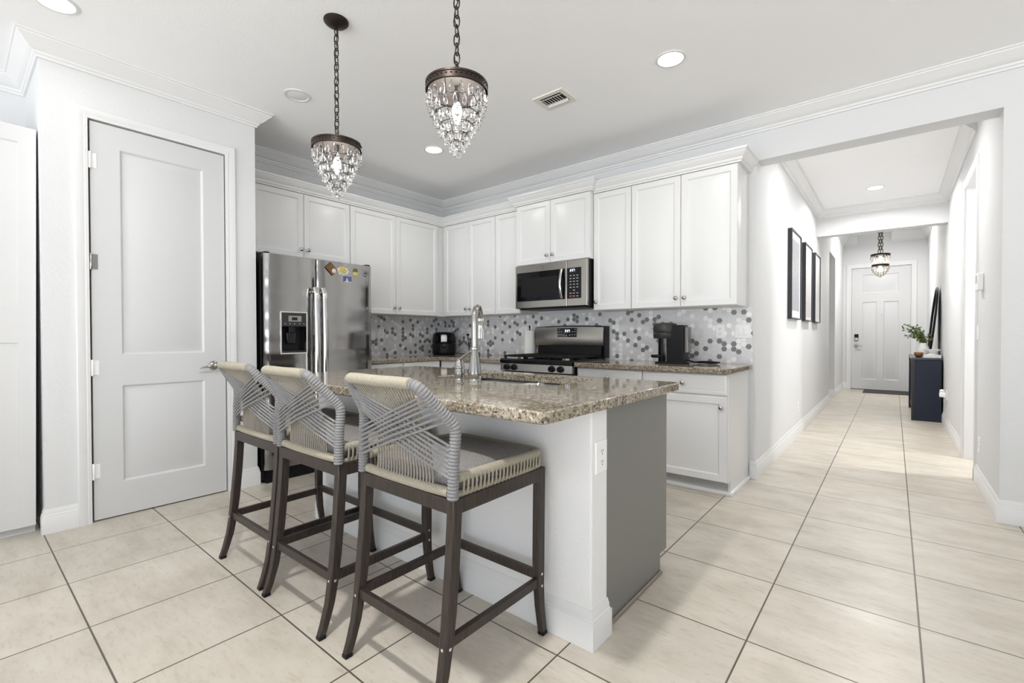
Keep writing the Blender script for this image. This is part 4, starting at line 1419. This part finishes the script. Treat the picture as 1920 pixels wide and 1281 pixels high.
def chandelier(label, x, y, zr, zceil, energy):
    """zr: top of the bronze ring"""
    root = thing('chandelier', label, 'chandelier', (x, y, zr - 0.30), GP)
    root['_o'] = (x, y, zr - 0.30)
    MB().lathe([(0.064, 0), (0.064, -0.008), (0.055, -0.018), (0.03, -0.026), (0.010, -0.03), (0.010, -0.045)], (x, y, zceil), 28).build('canopy', BRONZE, root)
    chain_pts(MB(), x, y, zr + 0.012, zceil - 0.045).build('chain', BRONZE, root)
    pts = []
    n = 60
    for i in range(n + 1):
        t = i / n
        a = t * 26
        pts.append((x + 0.007 * math.sin(a), y + 0.007 * math.cos(a * 0.8), zr + 0.01 + (zceil - 0.03 - zr - 0.01) * t))
    MB().tube(pts, 0.0022, 6).build('wire', BRONZE, root)
    mb = MB()
    mb.lathe([(0.126, -0.036), (0.129, -0.034), (0.129, -0.026), (0.126, -0.024), (0.126, -0.010), (0.129, -0.008), (0.129, 0.0), (0.10, 0.004), (0.02, 0.014), (0.008, 0.02)], (x, y, zr), 40, cap0=False)
    for k in range(40):
        a = 2 * PI * k / 40
        mb.box(-0.001, 0.001, -0.001, 0.001, 0, 0.0001) if False else None
        mb.lathe([(0.0045, 0), (0.002, 0.003)], (x + 0.126 * math.cos(a), y + 0.126 * math.sin(a), zr - 0.018), 6)
    mb.build('ring', BRONZE, root)
    MB().lathe([(0.120, -0.034), (0.118, -0.012), (0.02, -0.008)], (x, y, zr), 32, cap0=False).build('ring_plate', COPPER, root)
    mb = MB()
    for rad, z in ((0.108, -0.082), (0.09, -0.128), (0.068, -0.170), (0.046, -0.208), (0.026, -0.242)):
        mb.tube([(x + rad * math.cos(2 * PI * i / 28), y + rad * math.sin(2 * PI * i / 28), zr + z) for i in range(28)], 0.0018, 5, True)
    for k in range(4):
        a = k * PI / 2 + 0.4
        mb.tube([(x + r_ * math.cos(a), y + r_ * math.sin(a), zr + z_) for r_, z_ in ((0.118, -0.02), (0.108, -0.082), (0.09, -0.128), (0.068, -0.17), (0.046, -0.208), (0.026, -0.242))], 0.0015, 5)
    mb.build('wire_cage', BRONZE, root)
    mb = MB()
    mb.lathe([(0.012, -0.01), (0.012, -0.075)], (x, y, zr), 12)
    mb.build('bulb_socket', COPPER, root)
    mb = MB()
    mb.lathe([(0.010, -0.076), (0.019, -0.095), (0.021, -0.115), (0.014, -0.145), (0.004, -0.165)], (x, y, zr), 14)
    mb.build('bulb', BULB, root)
    tiers = [(0.119, -0.040, 20, 0.033, 0.060), (0.108, -0.086, 18, 0.025, 0.046), (0.090, -0.130, 16, 0.023, 0.043), (0.068, -0.172, 13, 0.021, 0.040), (0.046, -0.210, 9, 0.020, 0.037), (0.026, -0.243, 5, 0.019, 0.034), (0.0, -0.262, 1, 0.034, 0.042)]
    for ti, (rad, z, n, w, h) in enumerate(tiers):
        if ti == 0 and 'tier%d' % ti not in DROPS or 'tier%d' % ti not in DROPS:
            o = drop_mesh(w, h, 0.017 if n > 1 else 0.03).build('crystal_drop', CRYSTAL, None, 30)
            DROPS['tier%d' % ti] = o.data
            bpy.data.objects.remove(o)
        for k in range(n):
            a = 2 * PI * k / n + ti * 0.21
            o = bpy.data.objects.new('crystal_drop', DROPS['tier%d' % ti])
            COL.objects.link(o)
            o.parent = root
            o.location = (rad * math.cos(a), rad * math.sin(a), 0.30 + z)
            o.rotation_euler = (0, 0, a + PI / 2)
    l = light('lamp', 'POINT', (0, 0, 0.18), energy, (1, 0.94, 0.86), size=0.03)
    l.parent = root
    l.location = (0, 0, 0.18)
    return root


DROPS = {}
chandelier('teardrop crystal chandelier on a bronze chain, hanging nearer the refrigerator', -2.336, 1.353, 2.185, ZC, 5)
chandelier('teardrop crystal chandelier on a bronze chain, hanging nearer the hallway', -1.405, 1.353, 2.185, ZC, 5)

hp = thing('chandelier', 'small two-tier crystal chandelier hanging in the hallway by the front door', 'chandelier', (-0.165, 9.0, 2.0))
MB().lathe([(0.05, 0), (0.05, -0.02), (0.01, -0.03)], (-0.165, 9.0, 3.25), 16).build('canopy', BRASS, hp)
chain_pts(chain_pts(MB(), -0.18, 9.0, 2.39, 3.22, 0.05, 0.016, 0.005), -0.15, 9.0, 2.39, 3.22, 0.05, 0.016, 0.005).build('chain', BRASS, hp)
for zt, r0, lab in ((2.372, 0.118, 0), (2.215, 0.105, 1)):
    MB().lathe([(r0, 0.0), (r0 + 0.004, -0.01), (r0, -0.03), (r0 - 0.02, -0.03), (r0 - 0.02, 0.0)], (-0.165, 9.0, zt), 28).build('ring', BRONZE, hp)
    tiers = [(r0 - 0.004, -0.03, 18, 0.034, 0.055), (r0 * 0.84, -0.07, 15, 0.032, 0.05)] + ([] if not lab else [(r0 * 0.62, -0.105, 12, 0.03, 0.045), (r0 * 0.4, -0.135, 8, 0.028, 0.04), (r0 * 0.15, -0.16, 3, 0.026, 0.035)])
    for ti, (rad, z, n, w, h) in enumerate(tiers):
        key = 'h%d%d' % (lab, ti)
        o = drop_mesh(w, h, 0.016).build('crystal_drop', HCRYSTAL, None, 30)
        DROPS[key] = o.data
        bpy.data.objects.remove(o)
        for k in range(n):
            a = 2 * PI * k / n + ti * 0.3
            o = bpy.data.objects.new('crystal_drop', DROPS[key])
            COL.objects.link(o)
            o.parent = hp
            o.location = (rad * math.cos(a), rad * math.sin(a), zt - 2.0 + z)
            o.rotation_euler = (0, 0, a + PI / 2)
    MB().lathe([(0.012, -0.035), (0.03, -0.06), (0.03, -0.085), (0.012, -0.11)], (-0.165, 9.0, zt), 12).build('bulb', BULB, hp)
l = light('lamp', 'POINT', (0, 0, 0.2), 9, (1, 0.92, 0.78), size=0.05)
l.parent = hp
l.location = (0, 0, 0.24)

# ------------------------------------------------------------------ hallway pictures
GPIC = 'black framed prints on the hallway wall'
for (y0, y1, art, lab, matb) in ((5.47, 6.10, ART1, 'black framed grey print, the first of the three nearest the kitchen', True),
                                 (6.42, 7.00, ART2, 'black framed print with diagonal stripes, the middle one of the hallway three', False),
                                 (7.30, 7.86, ART3, 'black framed pale print, the one nearest the front door', False)):
    x0, x1 = XL + 0.001, XL + 0.041
    z0, z1 = 1.315, 2.24
    r = thing('picture_frame', lab, 'picture', (XL, (y0 + y1) / 2, z0), GPIC)
    MB().rings((x1, y0, z0), U_Y, U_Z, NX, y1 - y0, z1 - z0, [(0, -0.001), (0.001, 0), (0.014, 0), (0.015, -0.010)], back=-0.0395, cap=False).build('frame', PICBLK, r, 0)
    mb = MB()
    ins = 0.016
    MB().rings((x1 - 0.011, y0 + ins, z0 + ins), U_Y, U_Z, NX, y1 - y0 - 2 * ins, z1 - z0 - 2 * ins, [(0, 0)], back=-0.012).build('mat_board', MATB, r, 0)
    e = 0.09 if matb else 0.05
    MB().rings((x1 - 0.0105, y0 + e, z0 + e), U_Y, U_Z, NX, y1 - y0 - 2 * e, z1 - z0 - 2 * e, [(0, 0)], back=-0.0003).build('print', art, r, 0)

# ------------------------------------------------------------------ console and its decor
cn = thing('console_table', 'navy blue console cabinet against the hallway wall by the front door', 'console', (0.34, 8.9, 0))
kx0, kx1, ky0, ky1 = 0.188, 0.487, 8.23, 9.70
MB().box(kx0 + 0.035, kx1, ky0, ky1, 0.0, 0.815).build('body', NAVY, cn, 0, bevel=0.003)
MB().box(kx0, kx0 + 0.034, ky0, ky0 + 0.05, 0.0, 0.815).build('front_post', NAVYD, cn, 0)
MB().box(kx0, kx0 + 0.034, ky1 - 0.05, ky1, 0.0, 0.815).build('front_post', NAVYD, cn, 0)
for k in range(3):
    a = ky0 + 0.055 + k * 0.4545
    MB().rings((kx0 + 0.034, a, 0.08), U_Y, U_Z, (-1, 0, 0), 0.45, 0.70, [(0, 0.014), (0.002, 0.016), (0.05, 0.016), (0.052, 0.01)], back=0.001).build('door', NAVY, cn, 0)
MB().box(kx0 - 0.004, kx1 + 0.002, ky0 - 0.008, ky1 + 0.008, 0.816, 0.842).build('top', GREYTOP, cn, 0, bevel=0.002)
ZT = 0.842

mr = thing('arched_mirror', 'tall black framed rounded mirror leaning on the wall above the navy console', 'mirror', (0.42, 9.0, ZT))
my0, my1, hz = 8.66, 9.40, 0.985
outl = []
w = (my1 - my0) / 2
yc = (my0 + my1) / 2
NPT = 40
for i in range(NPT):
    a = 2 * PI * i / NPT
    py = w * math.cos(a)
    pz = math.sin(a)
    pz = (0.5 + 0.5 * pz) * hz
    outl.append((py, pz))


def lean(py, pz, off):
    return (0.392 + pz * 0.085 + off, yc + py, ZT + 0.003 + pz)


MB().tube([lean(py, 0.012 + pz * 0.976, 0.0) for py, pz in outl], 0.013, 8, True).build('frame', BLACKP, mr)
mb = MB()
mb.loft([[lean(py * 0.985, pz * 0.97 + 0.015, o_) for py, pz in outl] for o_ in (0.002, 0.008)])
mb.build('glass', MIRROR, mr, 0)

b1 = thing('book', 'thick white book lying flat at the bottom of the console stack', 'book', (0.4, 8.42, ZT), 'white books on the navy console')
MB().box(0.305, 0.485, 8.30, 8.54, ZT + 0.0005, ZT + 0.0035).box(0.305, 0.485, 8.30, 8.54, ZT + 0.0205, ZT + 0.0235).box(0.482, 0.485, 8.30, 8.54, ZT + 0.0035, ZT + 0.0205).build('cover', CERAM, b1, 0)
MB().box(0.308, 0.482, 8.303, 8.537, ZT + 0.0036, ZT + 0.0204).build('pages', PAPER, b1, 0)
b2 = thing('book', 'thin white book on top of the console stack, under the footed bowl', 'book', (0.4, 8.42, ZT + 0.024), 'white books on the navy console')
MB().box(0.315, 0.482, 8.31, 8.53, ZT + 0.024, ZT + 0.026).box(0.315, 0.482, 8.31, 8.53, ZT + 0.036, ZT + 0.038).box(0.480, 0.482, 8.31, 8.53, ZT + 0.026, ZT + 0.036).build('cover', CERAM, b2, 0)
MB().box(0.317, 0.480, 8.312, 8.528, ZT + 0.0261, ZT + 0.0359).build('pages', PAPER, b2, 0)
mb = MB()
mb.lathe([(0.052, 0), (0.05, 0.01), (0.034, 0.022), (0.034, 0.03), (0.06, 0.045), (0.084, 0.06), (0.088, 0.072), (0.082, 0.072), (0.055, 0.05), (0.01, 0.045)], (0.400, 8.42, ZT + 0.0385), 32)
tag(mb.build('footed_bowl', CERAM, loc=(0.4, 8.42, ZT + 0.0385)), 'low white footed bowl on top of the books on the navy console', 'bowl')
mb = MB()
mb.lathe([(0.025, 0), (0.03, 0.004), (0.046, 0.03), (0.05, 0.055), (0.046, 0.066), (0.042, 0.06), (0.03, 0.03), (0.008, 0.02)], (0.262, 8.42, ZT + 0.0005), 24)
tag(mb.build('wooden_bowl', WOODB, loc=(0.262, 8.42, ZT)), 'small brown wooden bowl at the front edge of the navy console', 'bowl')
vs = thing('potted_greenery', 'white vase of green sprigs on the navy console', 'plant', (0.31, 8.72, ZT))
MB().lathe([(0.04, 0), (0.058, 0.02), (0.068, 0.07), (0.06, 0.13), (0.042, 0.165), (0.046, 0.19), (0.042, 0.19), (0.036, 0.16), (0.01, 0.12)], (0.322, 8.72, ZT + 0.0005), 24).build('vase', CERAM, vs)
random.seed(5)
stems = MB()
leaf1, leaf2 = MB(), MB()
for k in range(19):
    az = random.uniform(0.62 * PI, 1.5 * PI)
    ln = random.uniform(0.2, 0.34)
    if k >= 14:
        az = random.uniform(0, 2 * PI)
        ln = 0.16
    rise = random.uniform(0.25, 1.0)
    base = Vector((0.322, 8.72, ZT + 0.16))
    pts = []
    for i in range(8):
        t = i / 7
        out = ln * (0.15 * t + 0.6 * t * t) * (1.25 - 0.4 * rise)
        pts.append(base + Vector((math.cos(az) * out, math.sin(az) * out * 0.8, ln * rise * t * (1.25 - 0.35 * t) + 0.05 * t)))
    stems.tube(pts, [0.003 - 0.0016 * i / 7 for i in range(8)], 5)
    for i in range(2, 8):
        for s in range(5):
            p = pts[i] + Vector((random.uniform(-.008, .008), random.uniform(-.008, .008), random.uniform(-.012, .012)))
            d = Vector((random.uniform(-1, 1), random.uniform(-1, 1), random.uniform(-0.3, 1))).normalized()
            if i < 7 and s > 1 and random.random() < 0.3:
                continue
            sidev = d.cross(Vector((random.uniform(-1, 1), random.uniform(-1, 1), random.uniform(-1, 1)))).normalized()
            L, W = random.uniform(0.024, 0.04), random.uniform(0.007, 0.011)
            nn = d.cross(sidev) * 0.0012
            m_ = leaf1 if random.random() < 0.6 else leaf2
            o_ = [p, p + d * L * 0.45 + sidev * W, p + d * L, p + d * L * 0.45 - sidev * W]
            m_.loft([[q_ + nn for q_ in o_], [q_ - nn for q_ in o_]])
stems.build('stems', STEMM, vs)
leaf1.build('leaves', LEAF, vs, 0)
leaf2.build('dark_leaves', LEAFD, vs, 0)

mb = MB()
mb.box(-0.475, 0.26, 11.55, 12.17, 0.0003, 0.012)
tag(mb.build('door_mat', pm('mat_dark', (0.05, 0.045, 0.045), 0.95), bevel=0.004, loc=(-0.1, 11.86, 0)), 'dark mat on the floor at the front door', 'mat')

# ------------------------------------------------------------------ bar stools (built at the origin: front toward +y, rear feet at y=0)
GS = 'woven rope bar stools at the island'
stool = thing('bar_stool', 'woven rope bar stool nearest the end of the island with the grey panel', 'bar stool', (0, 0, 0), GS, world=False)
HX = 0.232      # half width at leg centres
YB, YF = 0.085, 0.525   # rear and front seat frame centre lines
ZF0, ZF1 = 0.600, 0.648


def leg_mesh(sx, rear):
    mb = MB()
    if rear:
        prof = [(0.648, YB), (0.60, YB), (0.45, YB - 0.010), (0.30, YB - 0.024), (0.20, YB - 0.036), (0.12, YB - 0.050), (0.05, YB - 0.071), (0.012, YB - 0.085)]
    else:
        prof = [(0.648, YF), (0.60, YF), (0.45, YF - 0.003), (0.30, YF - 0.005), (0.20, YF - 0.004), (0.12, YF + 0.002), (0.05, YF + 0.013), (0.012, YF + 0.020)]
    rings = []
    for z, y in prof:
        t = max(0, (0.3 - z) / 0.3)
        w = 0.0165 - 0.004 * t
        d = 0.019 - 0.005 * t
        rings.append([(sx * HX - w, y - d, z), (sx * HX + w, y - d, z), (sx * HX + w, y + d, z), (sx * HX - w, y + d, z)])
    mb.loft(rings[::-1])
    return mb


for sx in (-1, 1):
    for rear in (True, False):
        lg = leg_mesh(sx, rear).build('leg', LEGM, stool, 30, bevel=0.004)
        yy = 0.0 if rear else YF + 0.033
        yy = 0.0 if rear else YF + 0.021
        MB().box(sx * HX - 0.0135, sx * HX + 0.0135, yy - 0.0145, yy + 0.0145, 0.0, 0.013).build('foot_cap', BLACKP, lg, 0, bevel=0.002)
mb = MB()
for sx in (-1, 1):
    mb.box(sx * HX - 0.016, sx * HX + 0.016, YB, YF, ZF0, ZF1)
mb.box(-HX, HX, YB - 0.0185, YB + 0.0165, ZF0, ZF1 - 0.0005)
mb.box(-HX, HX, YF - 0.0165, YF + 0.0185, ZF0, ZF1 - 0.0005)
mb.build('seat_frame', LEGM, stool, 0, bevel=0.004)
for a, b in (((-HX, YB - 0.034, 0.212), (HX, YB - 0.034, 0.212)), ((-HX, YF - 0.005, 0.238), (HX, YF - 0.005, 0.238)),
             ((-HX, YB - 0.034, 0.216), (-HX, YF - 0.005, 0.216)), ((HX, YB - 0.034, 0.216), (HX, YF - 0.005, 0.216))):
    MB().bar(a, b, 0.02, 0.034).build('stretcher', LEGM, stool, 0, bevel=0.003)
for sx in (-1, 1):
    for y, z in ((YB - 0.034, 0.205), (YF - 0.004, 0.245), (YF - 0.004, 0.2)):
        MB().lathe([(0.0055, 0), (0.0055, 0.003 * sx), (0.003, 0.0045 * sx)], (sx * (HX + 0.0135), y, z), 10, 'x').build('screw', CHROME, stool)
    MB().lathe([(0.0055, 0), (0.0055, -0.003), (0.003, -0.0045)], (sx * HX, YB - 0.034 - 0.0165, 0.205), 10, 'y').build('screw', CHROME, stool)


def smooth_path(ctrl, n):
    """Catmull-Rom through control points, resampled to even spacing"""
    C = [Vector(c) for c in ctrl]
    C = [C[0] * 2 - C[1]] + C + [C[-1] * 2 - C[-2]]
    fine = []
    for i in range(1, len(C) - 2):
        for k in range(24):
            t = k / 24
            p0, p1, p2, p3 = C[i - 1], C[i], C[i + 1], C[i + 2]
            fine.append(0.5 * ((2 * p1) + (-p0 + p2) * t + (2 * p0 - 5 * p1 + 4 * p2 - p3) * t * t + (-p0 + 3 * p1 - 3 * p2 + p3) * t ** 3))
    fine.append(C[-2])
    d = [0]
    for i in range(1, len(fine)):
        d.append(d[-1] + (fine[i] - fine[i - 1]).length)
    out = []
    j = 0
    for k in range(n):
        s = d[-1] * k / (n - 1)
        while j < len(d) - 2 and d[j + 1] < s:
            j += 1
        t = (s - d[j]) / max(1e-9, d[j + 1] - d[j])
        out.append(fine[j].lerp(fine[j + 1], t))
    return out, d[-1]


def wrapped(ctrl, r, pitch=0.0062, ridge=0.0016, sides=14):
    _, L = smooth_path(ctrl, 4)
    n = int(L / pitch) * 4 + 1
    pts, _ = smooth_path(ctrl, n)
    rad = [r + ridge * abs(math.sin(PI * i / 4)) for i in range(n)]
    return MB().tube(pts, rad, sides)


# side of the back: upright then kink inward/backward to the top rail
SW = 0.238
KP = {'foot': (SW, YB - 0.012, 0.648), 'mid': (SW + 0.002, YB - 0.010, 0.76), 'sh0': (SW + 0.004, YB - 0.005, 0.852), 'sh1': (SW - 0.006, YB - 0.018, 0.888),
      'up': (SW - 0.030, YB - 0.058, 0.940), 'top0': (SW - 0.052, YB - 0.095, 0.988), 'top1': (SW - 0.078, YB - 0.110, 1.003)}


def mir(p, s):
    return (p[0] * s, p[1], p[2])


for s in (-1, 1):
    ctrl = [mir(KP[k], s) for k in ('foot', 'mid', 'sh0', 'sh1', 'up', 'top0', 'top1')]
    wrapped(ctrl, 0.0155, 0.0105, 0.0034).build('back_post', ROPEG, stool, 80)
ctrl = [mir(KP['top1'], 1), (0.09, YB - 0.113, 1.004), (0, YB - 0.114, 1.003), (-0.09, YB - 0.113, 1.004), mir(KP['top1'], -1)]
wrapped(ctrl, 0.0168, 0.0072, 0.0016).build('top_rail', ROPEB, stool, 80)

# cords across the back
vc = MB()
NV = 20
for k in range(NV):
    t = k / (NV - 1) * 2 - 1
    xt = t * 0.155
    xb = t * 0.150 * (0.98)
    xm_ = t * 0.105
    for dx in (0,):
        vc.tube([(xt, YB - 0.108, 0.992), (xt * 0.9, YB - 0.075, 0.945), (xm_ * 1.15, YB - 0.030, 0.875), (xb * 0.92, YB - 0.014, 0.80), (xb, YB - 0.010, 0.70), (xb, YB - 0.012, 0.665)], 0.0033, 6)
vc.build('vertical_cords', ROPEM, stool, 60)
xc = MB()
NB = 7
for s in (-1, 1):
    for k in range(NB):
        t = k / (NB - 1)
        # low on one post, high on the sloping part of the other
        lo = Vector((s * (SW - 0.004), YB - 0.022, 0.715 + 0.098 * t))
        hx = Vector(mir(KP['up'], -s)).lerp(Vector(mir(KP['sh1'], -s)), 1 - (t * 0.95 + 0.05)) + Vector((0, -0.012, 0))
        if t > 0.55:
            hx = Vector(mir(KP['up'], -s)).lerp(Vector(mir(KP['top0'], -s)), (t - 0.55) * 1.3) + Vector((0, -0.012, 0))
        else:
            hx = Vector(mir(KP['sh1'], -s)).lerp(Vector(mir(KP['up'], -s)), t / 0.55) + Vector((0, -0.012, 0))
        off = -0.019 if s < 0 else -0.009
        mid = lo.lerp(hx, 0.5)
        mid.y = YB - 0.040 + off
        xc.tube([lo, lo.lerp(mid, 0.5) + Vector((0, -0.004, 0)), mid, mid.lerp(hx, 0.5) + Vector((0, -0.002, 0)), hx], 0.0044, 6)
xc.build('cross_cords', ROPEG, stool, 60)

# seat rim: wrapped tube around sides and front, short cords down to the frame
RW, RZ = 0.232, 0.706
rim = [(RW, YB + 0.008, RZ + 0.002), (RW + 0.001, 0.25, RZ), (RW + 0.001, 0.42, RZ - 0.002), (RW - 0.006, 0.510, RZ - 0.004), (RW - 0.04, 0.540, RZ - 0.005), (0.1, 0.546, RZ - 0.006), (0, 0.547, RZ - 0.006)]
full = rim + [mir(p, -1) for p in rim[::-1][1:]]
wrapped(full, 0.0150, 0.0062, 0.0014).build('seat_rim', ROPEB, stool, 80)
pts, Lr = smooth_path(full, int(1.4 / 0.0195))
sc = MB()
for i, p in enumerate(pts[1:-1]):
    tdir = (pts[i + 2] - pts[i]).normalized()
    outw = Vector((tdir.y, -tdir.x, 0))
    if outw.dot(p - Vector((0, 0.3, p.z))) < 0:
        outw = -outw
    sc.tube([p + outw * 0.0135 + Vector((0, 0, 0.003)), p + outw * 0.0155 + Vector((0, 0, -0.018)), p + outw * 0.013 + Vector((0, 0, -0.04)), p + outw * 0.006 + Vector((0, 0, -0.058))], 0.0036, 6)
sc.build('rim_cords', ROPEB, stool, 60)
lowrim = [(RW, YB + 0.01, 0.655), (RW, 0.3, 0.655), (RW, 0.49, 0.655), (RW - 0.03, 0.53, 0.655), (0, 0.535, 0.655)]
lf = lowrim + [mir(p, -1) for p in lowrim[::-1][1:]]
wrapped(lf, 0.009, 0.0062, 0.001, 8).build('lower_rim', ROPEB, stool, 80)
wrapped([(SW - 0.022, YB - 0.006, 0.664), (0.1, YB - 0.008, 0.662), (-0.1, YB - 0.008, 0.662), (-SW + 0.022, YB - 0.006, 0.664)], 0.0145, 0.0075, 0.0016).build('rear_rim', ROPEB, stool, 80)
# cushion
mb = MB()
cr = round_rect(-0.213, 0.213, YB + 0.012, 0.528, 0.04, 5)
def ins(poly, d):
    c_ = Vector((0, 0.31))
    out = []
    for p in poly:
        v_ = Vector(p) - c_
        out.append((c_.x + v_.x * (1 - d / 0.215), c_.y + v_.y * (1 - d / 0.215)))
    return out
lev = [(0.010, 0.652), (0.0, 0.662), (0.0, 0.700), (0.006, 0.710), (0.02, 0.717), (0.06, 0.723), (0.13, 0.726)]
mb.loft([[(p[0], p[1], z) for p in ins(cr, d)] for d, z in lev])
mb.build('cushion', CUSHION, stool, 60)

s2 = copy_tree(stool)
s2['label'] = 'middle one of the three woven rope bar stools at the island'
s3_ = copy_tree(stool)
s3_['label'] = 'woven rope bar stool furthest along the island, next to the pantry door'
stool.location = (-1.268, 0.897, 0)
s2.location = (-1.898, 0.885, 0)
s2.rotation_euler = (0, 0, 0.01)
s3_.location = (-2.436, 0.893, 0)
s3_.rotation_euler = (0, 0, 0.0)

for o in bpy.data.objects:
    if '_o' in o:
        del o['_o']
